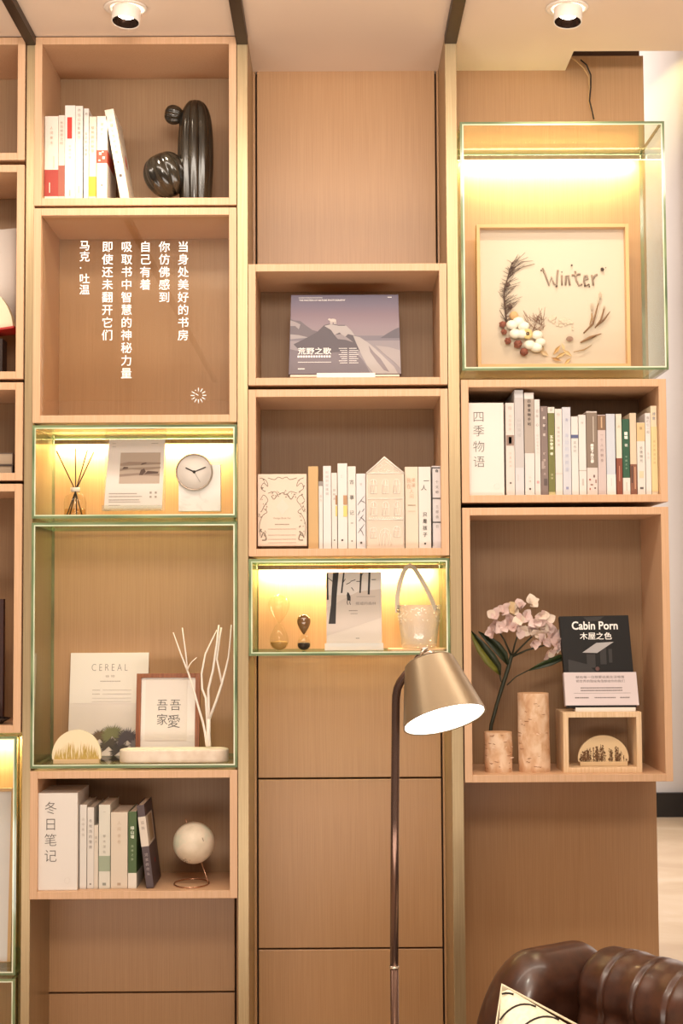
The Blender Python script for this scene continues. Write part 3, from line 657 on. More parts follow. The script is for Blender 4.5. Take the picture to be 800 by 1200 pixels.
def half_disc(cx, yb, w, yt, Y, floor, label, col1, seed, gold):
    L = Loc(cx, yb, Y, floor); k = L.y/FPX
    r = thing('resin_half_disc', label, 'ornament', L.o)
    hb = (4.5)*k
    M = MB(); M.box(L.x(cx-w*.47), L.x(cx+w*.47), -.011, .011, 0, hb); M.build('base_bar', mat('pale_wood_bar','DEC096',.5), r, bevel=.0006)
    pts = []; rx = w/2*k; H_ = L.z(yt)-hb
    for i in range(33):
        a = math.pi*(-.06+1.12*i/32); pts.append((rx*math.cos(a), hb+H_*.12+(H_*.88)*math.sin(a)))
    pts = [(x, max(hb, z)) for x, z in pts]
    M = MB(); M.prism(pts, -.004, .004); M.build('resin_disc', mat(col1+'_resin', col1, .3, spec=.6, coat=.4), r)
    rr = random.Random(seed); M = MB()
    n_ = 150 if gold else 60
    for i in range(n_):
        x = rr.uniform(-.9, .9)*rx; hm = H_*(.9*math.sqrt(max(.02, 1-(x/rx)**2)))
        hh = hm*rr.uniform(.3, .74); lean_ = rr.uniform(-.1,.1)*hh
        if gold:
            M.add([(x-.0008,-.0044-i*.00001,hb),(x+.0008,-.0044-i*.00001,hb),(x+lean_+.0004,-.0046,hb+hh*.6),(x+lean_*1.4,-.0046,hb+hh)], [(0,1,2,3)])
        else:
            M.tube([(x,-.0046,hb),(x+lean_*.5,-.0046,hb+hh*.5),(x+lean_,-.0046,hb+hh)], .0004, 4)
            for j in range(int(hh/.0035)):
                t = rr.uniform(.15,1); M.ball((x+lean_*t+rr.uniform(-.0025,.0025),-.0048,hb+hh*t), rr.uniform(.0008,.0016), 4, sq=(1,.4,1.2))
    M.build('dried_grass' if gold else 'dried_sprigs', mat('gold_grass','BFA052',.6) if gold else mat('brown_sprigs','6A4828',.7), r, kind='stuff')
    return r
half_disc(90, 891, 57, 855, F+.04, zD, 'cream half-round ornament with golden grass, in front of the magazine', 'EBD9B4', 4, True)

# ------------------------------------------------------------------ globe
L = Loc(227, 1038, F+.085, zE); k = L.y/FPX
r = thing('desk_globe', 'small cream and sage globe on a copper ring stand', 'globe', L.o)
MB().ball((L.x(227), 0, L.z(987.5)), 24*k, 24).build('sphere', noisy('globe_map','D6C6AE','CCCBB4',(1,1,1),18,5,rough=.4,c3='E2D2BC',lo=.38,hi=.62), r)
M = MB(); rr = random.Random(8)
for _ in range(40):
    a, b = rr.gauss(-.75,.22), rr.gauss(-.9,.18)
    c_ = Vector((math.cos(b)*math.sin(a), -math.cos(b)*math.cos(a)*1, math.sin(b)*1)).normalized()
    M.ball(Vector((L.x(227),0,L.z(987.5)))+c_*24*k, rr.uniform(.0006,.0014), 4, sq=(1,1,1))
for i in range(5): M.ball(Vector((L.x(227),0,L.z(987.5)))+Vector((.48+i*.01,-.8,.34-i*.035)).normalized()*24*k, .0011, 4)
M.build('map_markings', col('8A7864'), r)
CU = mat('copper_wire','D9A98A',.25,.9)
MB().tube([(L.x(217.5),.0,L.z(959.5)),(L.x(218.7),0,L.z(963.5)),(L.x(219.5),0,L.z(966))],.0013,8).build('axis_tip', CU, r)
MB().tube([(L.x(235.5),0,L.z(1010)),(L.x(243.6),0,.006),(L.x(243.8),0,.0025)],.0015,8).build('stem', CU, r)
M = MB(); M.tube([((L.x(224.5)+20*k*math.cos(2*math.pi*i/48)), 20*k*math.sin(2*math.pi*i/48)*1.4, .0022) for i in range(49)], .0017, 8); M.build('ring_foot', CU, r)

# ------------------------------------------------------------------ mountain book
L = Loc(404.5, 441, F+.055, zG+.004); k = L.y/FPX
r = thing('landscape_book', 'wide photo book with snowy mountain under dusky sky, standing face out', 'book', (L.o.x, L.o.y, zG), (R(-7),0,0)); L.o.z = zG
M = MB(); L.poly(M, [(338,438.5),(470,438.5),(467.8,342),(341,342)], 0, .016); M.build('cover', mat('dusk_cover','6A5C68',.4), r, bevel=.0006)
M = MB(); L.box(M, 340, 438.7, 468, 441, .001, .013); M.build('pages', PAPER, r)
sky = ['6E6478','7A6E80','897A88','97848C','A08A90','A7959A','B0A2A6']
M = MB(); L.poly(M, [(339.8,402),(468.8,402),(467.5,342.3),(341.2,342.3)], -.0004, 0)
gm = mat('printed_dusk_sky', '6A5C68', .45); nt = gm.node_tree; tcn = nt.nodes.new('ShaderNodeTexCoord'); sx_ = nt.nodes.new('ShaderNodeSeparateXYZ'); mrn = nt.nodes.new('ShaderNodeMapRange'); crn = nt.nodes.new('ShaderNodeValToRGB')
mrn.inputs['From Min'].default_value = L.z(402); mrn.inputs['From Max'].default_value = L.z(342)
nt.links.new(tcn.outputs['Object'], sx_.inputs[0]); nt.links.new(sx_.outputs['Z'], mrn.inputs[0]); nt.links.new(mrn.outputs[0], crn.inputs[0]); nt.links.new(crn.outputs[0], nt.nodes['Principled BSDF'].inputs['Base Color'])
el = crn.color_ramp.elements; el[0].color = lin('8E8084'); el[1].color = lin('51475C')  # sky tones darkened as well, as if the cover stood in shade
for p_, c_ in ((.35,'8A7880'),(.6,'7B6672'),(.8,'665A6C')): el.new(p_).color = lin(c_)
M.build('sky_print', gm, r)
def prt(name, c_, pts, d): M = MB(); L.poly(M, pts, -d, -.0002); M.build(name, col(dim(c_,.84),.45), r)  # print colours darkened to stand for shade on the book
prt('sea', '8E8490', [(340,402),(468.6,402),(468.6,392),(340,392)], .0007)
prt('snow_plain', 'A89CA2', [(339,438),(469.6,438),(468.9,398),(340,398)], .0008)
prt('left_ridge', '7B6E76', [(340,393),(340,371),(344,373),(352,374),(358,379),(366,385),(378,388),(378,396)], .0010)
prt('left_snow', 'B3A6A8', [(340,373),(346,375),(352,378),(350,384),(346,380),(340,380)], .0012)
prt('left_snow', 'B9AEB0', [(340,390),(350,391),(362,394),(340,396)], .0012)
prt('right_headland', '6E6470', [(446,395),(455,389),(462,385),(468.4,382),(468.6,395)], .0010)
prt('dark_peak', '625660', [(344,402),(360,394),(372,387),(380,379),(388,377),(396,379),(404,379),(411,386),(420,396),(426,410),(390,414),(352,411)], .0013)
prt('peak_snow', 'C9BDBC', [(380,380),(388,378),(397,380),(406,380),(412,386),(416,392),(408,390),(404,394),(398,388),(392,391),(388,385)], .0016)
prt('peak_snow', 'A79A9E', [(392,391),(400,390),(408,395),(414,400),(405,397),(396,396)], .0016)
prt('right_snowfield', 'CABEBB', [(414,392),(422,394),(432,401),(440,408),(452,420),(462,430),(466,438),(438,438),(430,428),(424,416),(418,402)], .0018)
prt('snow_shadow', '9A8C92', [(432,404),(438,412),(446,420),(456,436),(450,434),(442,424),(434,412)], .0021)
prt('right_snowfield', 'BDB0B0', [(440,404),(456,406),(469,410),(469.5,432),(462,424),(450,414)], .0017)
prt('dark_foreground', '847780', [(339.3,438),(339.8,408),(356,412),(384,413),(414,410),(424,420),(430,430),(434,438)], .0014)
M = MB(); M.ball(L.p(390.2,373.6,-.0022), 3.6*k, 8, sq=(1.15,.08,.62)); M.ball(L.p(386.2,372.4,-.0022), 1.6*k, 6, sq=(1.2,.08,.8)); 
for x in (387.6,389.2,392,393.6): L.box(M, x-.55, 374, x+.55, 378, -.0023, -.0019)
M.build('white_bear', col(dim('DCCFC8',.9)), r)
M = MB()
L.put(M, '荒野之歌', 349, 406.5, 388, 414.5, -.0026, .012); L.put(M, 'THE MASTERS OF NATURE PHOTOGRAPHY', 350.5, 347.8, 405, 349.9, -.0014, .008)
for i in range(13): L.box(M, 348.5+i*3.05, 416, 350.8+i*3.05, 418.3, -.0026, -.0018)
L.rows(M,349,388,424,.7,-.0026,seed=1); L.rows(M,350,378,345.8,.5,-.0014,seed=2); L.rows(M,349,357,432,1.3,-.0026,seed=6); L.rows(M,455,460,345.5,.9,-.0014,seed=8)
for i in range(8): L.rows(M,397+(i%3)*1.5,407,407.5+i*2.5,.7,-.0026,seed=i); L.rows(M,409,418+(i%2)*2,407.5+i*2.5,.7,-.0026,seed=i+20)
M.build('lettering', mat('print_white','F4EEEA',.5), r)
L = Loc(405, 442, F+.035, zG); r = thing('book_stand', 'low white lip of the stand under the mountain book', 'stand', L.o)
M = MB(); L.box(M, 371, 437, 439.5, 442.2, 0, .003); M.v=[(x,y,max(0,z)) for x,y,z in M.v]; M.build('front_lip', mat('white_acrylic','EFE4DA',.3), r)
M = MB(); M.box(L.x(371), L.x(439.5), .0033, .014, 0, .0012); M.build('base_plate', MC['white_acrylic'], r)

# ------------------------------------------------------------------ centre glass case
def bulb(M, k, z0, z1, rmax, up=True, n=14, m=0):
    """a tear-drop bulb, wide end down (up=True) or wide end up"""
    pr = []
    for i in range(n+1):
        t = i/n; rr_ = rmax*(math.sin(math.pi*min(1,t**.62)))**.75 if t < 1 else 0
        pr.append((max(.0011, rr_) if t > .5 else max(.0003, rr_), t))
    pr = [(a, z0+(z1-z0)*(t if up else 1-t)) for a, t in pr]
    M.lathe(pr if up else pr[::-1], 28, m)
    return M
def hourglass(cx, yb, ytop, ymid, wtop, wbot, Y, floor, label, topm, sandc, fill):
    L = Loc(cx, yb, Y, floor); k = L.y/FPX
    r = thing('hourglass', label, 'hourglass', L.o); zm, zt = L.z(ymid), L.z(ytop)
    bulb(MB(), k, 0.0005, zm+.002, wbot*k, True).build('lower_bulb', CLEAR, r)
    bulb(MB(), k, zm-.002, zt, wtop*k, False).build('upper_bulb', topm, r)
    M = MB(); pr = []
    for i in range(9):
        t = i/8*fill; pr.append((max(.0003, wbot*k*.93*(math.sin(math.pi*min(1,t**.62)))**.75), .0012+(zm)*t))
    pr.append((.0003, .0012+zm*fill*1.12)); M.lathe(pr, 24); M.build('sand', mat('sand_'+sandc, sandc, .8), r)
    MB().lathe([(.0018,zm-.0016),(.0024,zm),(.0018,zm+.0016)],14).build('neck', CLEAR, r)
    return r
hourglass(327, 762, 697, 729.5, 12.5, 11, F+.12, zI, 'larger clear hourglass with pale sand, leftmost in the lit case', CLEAR, 'B98C50', .30)
hourglass(356, 762, 720, 742.5, 8, 7.8, F+.10, zI, 'small hourglass with brown upper bulb and dark sand', mat('brown_bulb_glass','7A5634',.12,spec=.8,coat=.5), '2A1C14', .42)
L = Loc(415, 763, F+.10, zI); r = thing('forest_book', 'pale book with black tree trunks and small walking figure, standing face out', 'book', L.o, (R(-5),0,0))
M = MB(); L.box(M, 382.5, 670, 447.5, 758, 0, .014); M.v=[(x,y,max(.004,z)) for x,y,z in M.v]; M.build('cover', mat('forest_cover','D9CBBE',.45), r, bevel=.0006)
M = MB(); L.box(M, 382.8, 670.3, 447.2, 697, -.0004, 0); M.build('cover_sky', mat('forest_sky','E2D8D0',.45), r)
M = MB(); L.poly(M, [(382.8,712),(420,693),(447.2,690),(447.2,724),(382.8,745)], -.0006, 0); M.build('cover_snow', mat('forest_snow','CFC0B4',.45), r)
for pts in ([(390.6,670.3),(397.2,670.3),(394.5,700),(393.3,730.8),(385,730.8),(388,708),(389,690)],[(383,670.3),(384.7,670.3),(385.2,702.5),(383,702.5)],[(402.5,670.3),(404.2,670.3),(401.4,694.6),(399.5,694.6)],[(422.5,670.3),(424.8,670.3),(423.2,694.6),(421.4,694.6)],[(432.4,670.3),(434.8,670.3),(433.6,696.5),(431.2,696.5)]):
    M = MB(); L.poly(M, pts, -.0010, -.0002); M.build('printed_trunk', INK, r)
M = MB()
for a,b in (((384,676),(390,681)),((402.5,682),(405,678)),((418,681),(422,681)),((423,676),(426,671)),((406,684.5),(411,682)),((411,681),(417,679)),((436,679),(441,679)),((412,688),(415,692))):
    M.tube([L.p(*a,-.0012), L.p(*b,-.0012)], .35*L.y/FPX, 4)
M.build('printed_twigs', INK, r)
M = MB(); L.poly(M, [(407.3,693.5),(409,694.5),(411,699),(411,703.7),(407,703.2),(406.6,697)], -.0012, -.0002)
for x in (407.5,410.5): M.tube([L.p(x,703.4,-.0011), L.p(x-.6,706,-.0011), L.p(x+.3,708.5,-.0011)], .35*L.y/FPX, 4)
M.build('printed_figure', INK, r)
M = MB(); L.put(M, '挪威的森林', 417, 705.2, 441, 709, -.001); L.rows(M,418,440,699,.5,-.001,seed=1); L.rows(M,409,419,715.5,1,-.001,seed=2); L.rows(M,411,419,719,.8,-.001,seed=4); L.rows(M,417,421,748,1,-.001,seed=5)
M.build('lettering', col('8C8078'), r)
M = MB(); M.box(L.x(380.5), L.x(449), -.012, -.001, 0.0, .017); M.build('holder_lip', FROST, r)
# ice bucket
L = Loc(491, 760, F+.105, zI); k = L.y/FPX
r = thing('wooden_coaster', 'thin pale wood board under the glass bucket', 'board', L.o)
M = MB(); slab(M, L.x(455), L.x(521), -.045, .045, 0, .004, .01); M.build('board', mat('pale_board','DDB48A',.5), r); 
zcst = zI+.0045
L = Loc(491, 759, F+.105, zcst); r = thing('ice_bucket', 'clear ribbed glass ice bucket with a curved beige strap handle', 'bucket', L.o)
H_ = L.z(709)
ET = noisy('cut_glass_tmp','ffffff','ffffff')
pr = [(.001,.0005),(19.5*k,.0005),(20.5*k,.004),(22*k,H_*.35),(24.5*k,H_*.75),(26*k,H_),(25*k,H_),(23.2*k,H_*.75),(20.8*k,H_*.35),(19*k,.010),(.001,.010)]
MB().lathe(pr, 48, lobes=24, amp=.05).build('glass_vessel', glass('cut_glass','FFFFFF',refl=.6,base=.08,rough=.08,haze=.18), r)
M = MB(); rr = random.Random(2)
for _ in range(70):
    a = rr.uniform(0,6.28); zz = H_*rr.uniform(.62,.9); r_ = 25*k*(.93+.07*zz/H_)
    p_ = Vector((r_*math.cos(a), r_*math.sin(a), zz)); d_ = Vector((-math.sin(a)*rr.uniform(-1,1), math.cos(a)*rr.uniform(-1,1), rr.uniform(-1,1)))*.006
    M.tube([p_, p_+d_], .0004, 4)
M.build('frosted_cuts', mat('frost_cut','F4EEE8',.4), r, kind='stuff')
# strap
M = MB(); pts = [(466,718,-.002),(465.5,700,0),(468.5,684,0),(473,671,0),(477,664.5,.0),(481,662.8,.0),(486,666,.0),(493,677,.0),(500,690,.0),(506,703,0),(511,716,0)]
pv = [Vector(L.p(x,y)) for x,y,_ in pts]; wv = .0115
vs_ = []
for i,p_ in enumerate(pv):
    t = (pv[min(i+1,len(pv)-1)]-pv[max(i-1,0)]).normalized(); n_ = Vector((t.z,0,-t.x))
    tw = 1.2
    a_ = Vector((n_.x*math.sin(tw), -math.cos(tw), n_.z*math.sin(tw)))*wv*.5
    c_ = Vector((0,-.006,0)) + p_
    e_ = a_.cross(t).normalized()*.0009
    vs_ += [c_-a_-e_, c_+a_-e_, c_+a_+e_, c_-a_+e_]
fs = [(i*4+j, i*4+(j+1)%4, i*4+4+(j+1)%4, i*4+4+j) for i in range(len(pv)-1) for j in range(4)]+[(3,2,1,0),(len(pv)*4-4,len(pv)*4-3,len(pv)*4-2,len(pv)*4-1)]
M.add(vs_, fs, 0, False); M.build('strap_handle', mat('beige_strap','E2D4BE',.55), r, bevel=.0003)
for x in (466.5, 511.5):
    MB().ball((L.x(x), -.013, L.z(715)), .0042, 10).build('rivet', mat('nickel_rivet','B89C78',.25,.9), r)

# ------------------------------------------------------------------ winter picture
L = Loc(648, 430, W-.075, zJ); k = L.y/FPX
r = thing('winter_picture', 'square pale wood shadow-box frame with dried flower wreath and silvery winter lettering', 'picture', L.o)
ytp = 264.5; YB = L.z(ytp)
PW = mat('light_oak_frame','D9AE78',.45)
for a,b,c_,d in ((559,ytp,563,431),(733.5,ytp,737.5,431),(563,ytp,733.5,ytp+4),(563,427.5,733.5,431)):
    M = MB(); L.box(M,a,b,c_,d,-.018,.012); M.v=[(x,y,max(0,z)) for x,y,z in M.v]; M.build('frame_rail', PW, r, bevel=.0006)
M = MB(); L.box(M,562,ytp+3,734.5,430,.006,.010); M.v=[(x,y,max(.002,z)) for x,y,z in M.v]; M.build('back_sheet', mat('cream_sheet','DACBB6',.7), r)
M = MB(); L.box(M,563.2,ytp+4.2,733.3,427.3,-.0150,-.0135); M.build('front_glass', glass('picture_glass','FFFFFF',refl=.3,base=.05), r)
def W_(x,y): return (x/4.103+555, y/4.103+270)
def tw(M, pts, rd, dy=.002, n=5): M.tube([L.p(*W_(*p_), dy) for p_ in pts], [a*k for a in rd] if hasattr(rd,'__len__') else rd*k, n)
TWG = mat('dark_twig','4E342A',.7); rr = random.Random(21)
M = MB(); main = [(160,440),(155,380),(150,320),(152,280),(168,230),(178,190),(192,150)]
tw(M, main, [1.1,1,.95,.9,.8,.6,.4]); tw(M, [(165,235),(200,200),(240,175),(300,160)], [.7,.6,.5,.3]); tw(M, [(170,215),(200,180),(235,150),(290,145)],[.6,.5,.4,.2])
tw(M, [(160,440),(130,385),(128,380)],[.6,.4,.3])
for _ in range(90):
    i = rr.randrange(0,6); t = rr.random(); x = main[i][0]*(1-t)+main[i+1][0]*t; y = main[i][1]*(1-t)+main[i+1][1]*t
    s_ = rr.choice((1,1,-1)); ln = rr.uniform(20, 100 if s_ > 0 else 38); a = rr.uniform(.3,1.1)
    x1_, y1_ = x+s_*ln*math.cos(a), y-ln*math.sin(a)*.8
    tw(M, [(x,y),((x+x1_)/2+rr.uniform(-5,5),(y+y1_)/2+rr.uniform(-5,5)),(x1_,y1_)], [.34,.26,.18], rr.uniform(-.002,.003), 4)
M.build('twig', TWG, r)
M = MB()
for _ in range(46):
    x, y = rr.uniform(250,340), rr.uniform(420,500); a = rr.uniform(.6,2.6); ln = rr.uniform(20,60)
    tw(M, [(x,y),(x+math.cos(a)*ln*.5+rr.uniform(-3,3),y-math.sin(a)*ln*.5),(x+math.cos(a)*ln,y-math.sin(a)*ln)], [.3,.25,.15], rr.uniform(-.002,.002), 4)
M.build('fine_brush', mat('brown_brush','8A6450',.7), r, kind='stuff')
for x,y,s_ in ((140,452,3.8),(146,488,3.2),(165,532,3.8),(240,585,4.6),(166,262,2.8),(178,368,2.8),(213,548,4.6)):
    M = MB(); c_ = Vector(L.p(*W_(x,y),-.003)); M.ball(c_, s_*k, 8)
    for _ in range(14):
        v = Vector((rr.gauss(0,1),rr.gauss(0,1)-.6,rr.gauss(0,1))).normalized(); M.ball(c_+v*s_*k*.85, s_*k*.35, 5)
    M.build('dried_pod', mat('russet_pod','8C4A36',.7) if s_ > 3 else TWG, r)
for x,y,s_ in ((185,455,5.6),(215,440,5.6),(240,462,5.6),(200,498,5.8),(232,500,5.4),(305,505,5.4),(268,552,5.6),(300,565,5.8),(320,540,5)):
    MB().ball(L.p(*W_(x,y),-.006), s_*k, 12, sq=(1.25,.8,1)).build('cotton_boll', mat('cotton_white','F6F0E2',.9), r)
MB().ball(L.p(*W_(195,410),-.001), 5.4*k, 12).build('dried_bloom', mat('tan_bloom','D9B07C',.8), r)
M = MB(); c_ = Vector(L.p(*W_(258,500),-.010))
for i in range(9):
    a = i*.7; M.ball(c_+Vector((math.cos(a)*3.6*k,0,math.sin(a)*3.6*k)), 2.8*k, 6, sq=(1,.5,1))
M.build('dried_bloom', mat('yellow_bloom','E6CC8A',.8), r)
M = MB(); 
for i in range(18):
    a = rr.uniform(0,6.28); M.ball(c_+Vector((math.cos(a)*1.6*k,-.003,math.sin(a)*1.6*k)), .6*k, 4)
M.build('bloom_stamens', TWG, r, kind='stuff')
for pts,rd,c_ in (([(530,495),(575,450),(605,345)],[.8,1.2,.6],'8A6440'),([(585,470),(615,430),(632,372)],[.7,1.1,.7],'8A6440'),([(590,465),(630,430),(658,392)],[.6,1.1,.4],'7A5636'),([(512,540),(560,515),(615,498)],[.6,1.5,.5],'9A7450'),([(515,542),(550,525),(590,510)],[.5,1.1,.4],'7A5636'),([(480,585),(530,575),(568,552)],[.4,.8,.3],'B08C60'),([(560,455),(572,420),(570,400)],[.6,1,.7],'B08C60')):
    M = MB(); tw(M, pts, rd, -.001, 6); M.build('dried_stem', col(c_), r)
for x,y,sx_,sz_ in ((572,370,1.5,5),(612,315,1.6,4.5),(605,345,1.2,2.5),(632,372,1.3,2)):
    MB().ball(L.p(*W_(x,y),-.001), k, 8, sq=(sx_*1.1,sx_,sz_)).build('seed_head', mat('grey_seed','C4B29C',.8), r)
for x,y,a,ln,wd_,c_ in ((400,575,-.9,11,3.2,'C8A066'),(418,600,-.5,12,3,'D8B67C'),(395,620,.3,10,2.6,'B88C58'),(450,590,-2.5,11,3,'DCBE8C'),(430,560,-2.0,8,2.4,'E4CCA0'),(340,590,.6,9,4,'D8BC94'),(330,570,1.6,8,3,'C8A880'),(450,630,2.4,9,2.6,'D8B67C')):
    ln *= 1.35; wd_ *= 1.5; cx_, cy_ = W_(x,y); dx, dy_ = math.cos(a), math.sin(a); M = MB()
    for s1 in (1,-1):
        pp = [L.p(cx_-dx*ln/2, cy_-dy_*ln/2, -.001), L.p(cx_-dy_*wd_/2*s1, cy_+dx*wd_/2*s1, -.0035), L.p(cx_+dx*ln/2, cy_+dy_*ln/2, -.001), L.p(cx_, cy_, -.001)]
        M.add(pp, [(0,1,2,3)])
    M.build('dried_leaf', col(c_), r)
M = MB(); c_ = Vector(L.p(*W_(462,525),-.003))
for i in range(12): a = 3.14*i/11; M.tube([c_+Vector((0,0,-2.5*k)), c_+Vector((math.cos(a)*4*k,-.002,math.sin(a)*3.4*k))], [.7*k,1.0*k], 5)
M.build('dried_bloom', mat('mauve_bloom','A08070',.8), r)
M = MB(); rr = random.Random(9)
for _ in range(40):
    x = rr.uniform(360,480); y = 455-40*math.exp(-((x-380)/25)**2)-25*math.exp(-((x-440)/30)**2)+rr.uniform(-6,25)
    M.ball(L.p(*W_(x,y),.004), rr.uniform(.8,1.8)*k, 4, sq=(1.6,.2,1.2))
M.build('pale_moss', mat('pale_moss','DCCBB4',.9), r, kind='stuff')
SIL = mat('silver_brown_lettering','A08C7C',.4,.4)
M = MB()
for pts in ([(338,180),(352,215),(368,262),(380,222),(392,255),(404,262),(408,215),(412,190)],[(430,215),(430,262)],[(448,262),(450,218),(462,216),(468,262)],[(495,195),(500,240),(512,264),(528,258)],[(478,215),(520,210)],[(535,238),(556,232),(552,216),(540,218),(536,245),(545,265),(562,258)],[(575,215),(582,264)],[(580,235),(590,216),(602,212)]):
    tw(M, pts, 1.15, .0035, 6)
M.build('winter_lettering', SIL, r)
M = MB()
for x,y,s_ in ((330,192,1),(404,268,1.3),(478,168,1.2),(540,266,1.3),(625,188,2.2),(642,180,.7),(562,270,1),(430,200,.8)): M.ball(L.p(*W_(x,y),.001), s_*k, 6)
M.build('dark_beads', mat('dark_bead','3A2C24',.5), r)

# cable that drops through the opening
L = Loc(695, 140, W-.025); L.o = Vector((0,0,0))
def A_(x,y,Y): return P(x,y,Y)
M = MB(); M.tube([A_(669,67,W-.03),A_(676,72,W-.03),A_(684,80,W-.03),A_(690,90,W-.03),A_(690.5,102,W-.03),A_(689.5,118,W-.03),A_(692,127,W-.03),A_(696,140,W-.03)], .0022, 6)
o1 = M.build('power_cable', mat('cream_cable','C8A070',.6)); tag(o1, 'thin tan cable hanging from the ceiling gap to the big glass case', 'cable')
M = MB(); M.tube([A_(680,70,W-.036),A_(687,76,W-.036),A_(692,88,W-.036),A_(692,102,W-.036),A_(690.5,118,W-.036),A_(693,128,W-.036),A_(695.5,140,W-.036)], .0019, 6)
o1 = M.build('power_cable', mat('black_cable','241C18',.6)); tag(o1, 'thin black cable hanging beside the tan one above the big glass case', 'cable')

# ------------------------------------------------------------------ right tall box: logs, flower, book, small box
def log(cx, x0, x1, yt, Y, label, seed):
    L = Loc(cx, 903, Y, zL); k = L.y/FPX; rad_ = (x1-x0)/2*k; H_ = L.z(yt)
    r = thing('birch_log', label, 'log', L.o); rr = random.Random(seed); n = 40; m_ = 16
    ph = [rr.uniform(0,6.28) for _ in range(4)]
    vs_ = []
    for i in range(m_+1):
        t = i/m_
        for j in range(n):
            w = 2*math.pi*j/n; q_ = rad_*(1+.018*math.sin(2*w+ph[0]+t)+.012*math.sin(5*w+ph[1]+3*t)+.012*math.sin(9*t+ph[2]+w)); vs_.append((q_*math.cos(w), q_*math.sin(w), H_*t))
    fs = [(i*n+j, i*n+(j+1)%n, (i+1)*n+(j+1)%n, (i+1)*n+j) for i in range(m_) for j in range(n)]
    M = MB(); M.add(vs_, fs, 0, True); M.add(vs_[:n], [tuple(range(n-1,-1,-1))]); M.build('bark', noisy('birch_bark','C4936C','E6C8AA',(1.2,1.2,.8),34,9,rough=.75,bump=.4,c3='D6AE8A',lo=.30,hi=.62,dist=.4), r)
    M = MB(); M.add([(x*.985,y*.985,H_+.0002) for x,y,z in vs_[-n:]]+[(x*.985,y*.985,H_-.002) for x,y,z in vs_[-n:]], [tuple(range(n))]+[(j,n+j,n+(j+1)%n,(j+1)%n) for j in range(n)]); M.build('cut_top', mat('cut_wood','D8AC84',.7), r)
    M = MB()
    for _ in range(22):
        w = rr.uniform(3.3,6.1); z = rr.uniform(.06,.94)*H_; dw = rr.uniform(.05,.22)
        M.tube([(rad_*1.012*math.cos(w+dw*s_), rad_*1.012*math.sin(w+dw*s_), z+rr.uniform(-.001,.001)) for s_ in (-1,-.4,.3,1)], [.0002,.0008,.0007,.0002], 4)
    M.build('bark_lenticels', mat('lenticel_brown','94603F',.8), r, kind='stuff')
    M = MB()
    for _ in range(5):
        w = rr.uniform(3.5,5.9); z = rr.uniform(.3,.65)*H_; a = Vector((rad_*1.01*math.cos(w), rad_*1.01*math.sin(w), z)); 
        b_ = a*1.0+Vector((rr.uniform(-.008,.008), -.004, rr.uniform(-.002,.004))); M.add([a, a+Vector((0,0,.003)), b_+Vector((0,-.001,.002)), b_], [(0,1,2,3)])
    M.build('peeling_bark', mat('peel_cream','F0D2B8',.8), r, kind='stuff')
    return r
log(584, 568.5, 600, 857.5, F+.07, 'short birch log standing before the flower stem', 4)
log(625.7, 607.5, 644, 812, F+.07, 'tall birch log standing right of the short one', 9)
# hydrangea
L = Loc(574, 903, F+.135, zL); k = L.y/FPX
r = thing('hydrangea_stem', 'single artificial pale pink hydrangea with dark stem behind the short log', 'flower', L.o)
STM = mat('dark_green_stem','2E3020',.6)
MB().tube([L.p(571,903),L.p(576,850),L.p(583,825),L.p(591,800),L.p(597,782),L.p(601,768)], [2.2*k]*3+[2.4*k,2.4*k,2.2*k], 8).build('stem', STM, r)
for pts in ([(601,770),(604,756),(608,742)],[(601,770),(592,750),(584,738)],[(601,770),(614,756),(626,744)],[(601,770),(618,762),(640,756)]):
    MB().tube([L.p(x,y,-.01*i) for i,(x,y) in enumerate(pts)], [1.3*k,1*k,.8*k], 6).build('twig', STM, r)
def leaf(pts_c, wds, mats_, bend=.01):
    M = MB(); n_ = len(pts_c); vs_ = []
    for i,(x,y) in enumerate(pts_c):
        a = Vector(L.p(*pts_c[max(i-1,0)])); b_ = Vector(L.p(*pts_c[min(i+1,n_-1)])); t = (b_-a).normalized(); n__ = Vector((-t.z,0,t.x)); c_ = Vector(L.p(x,y,-bend*math.sin(math.pi*i/(n_-1))))
        w = wds[i]*k; vs_ += [c_-n__*w+Vector((0,-.004,0)), c_, c_+n__*w+Vector((0,-.004,0))]
    fs = []; 
    for i in range(n_-1): fs += [(i*3,i*3+1,i*3+4,i*3+3)]
    M.add(vs_, fs, 0, True)
    M.add(vs_, [(i*3+1,i*3+2,i*3+5,i*3+4) for i in range(n_-1)], 1, True)
    o = M.build('leaf', mats_, r); s_ = o.modifiers.new('thick','SOLIDIFY'); s_.thickness = .0006
    return o
LG, LD = mat('leaf_olive','70702A',.5), mat('leaf_dark_green','2A3420',.45)
leaf([(552,738),(558,748),(566,760),(575,772),(583,782),(587,791)],[.5,4,7,8,6,1],[LG,LD])
leaf([(562,740),(572,748),(582,757),(591,768),(597,780)],[.5,4,6,5.5,1],[LD,LD])
leaf([(620,786),(632,781),(645,776),(658,771),(672,770)],[.5,3,4.5,4,.5],[LD,mat('leaf_deep','3A4A26',.45)])
MB().tube([L.p(587,791),L.p(588,798),L.p(592,803)], .8*k, 6).build('leaf_stalk', STM, r)
MB().tube([L.p(620,786),L.p(606,793),L.p(595,803)], .7*k, 6).build('leaf_stalk', STM, r)
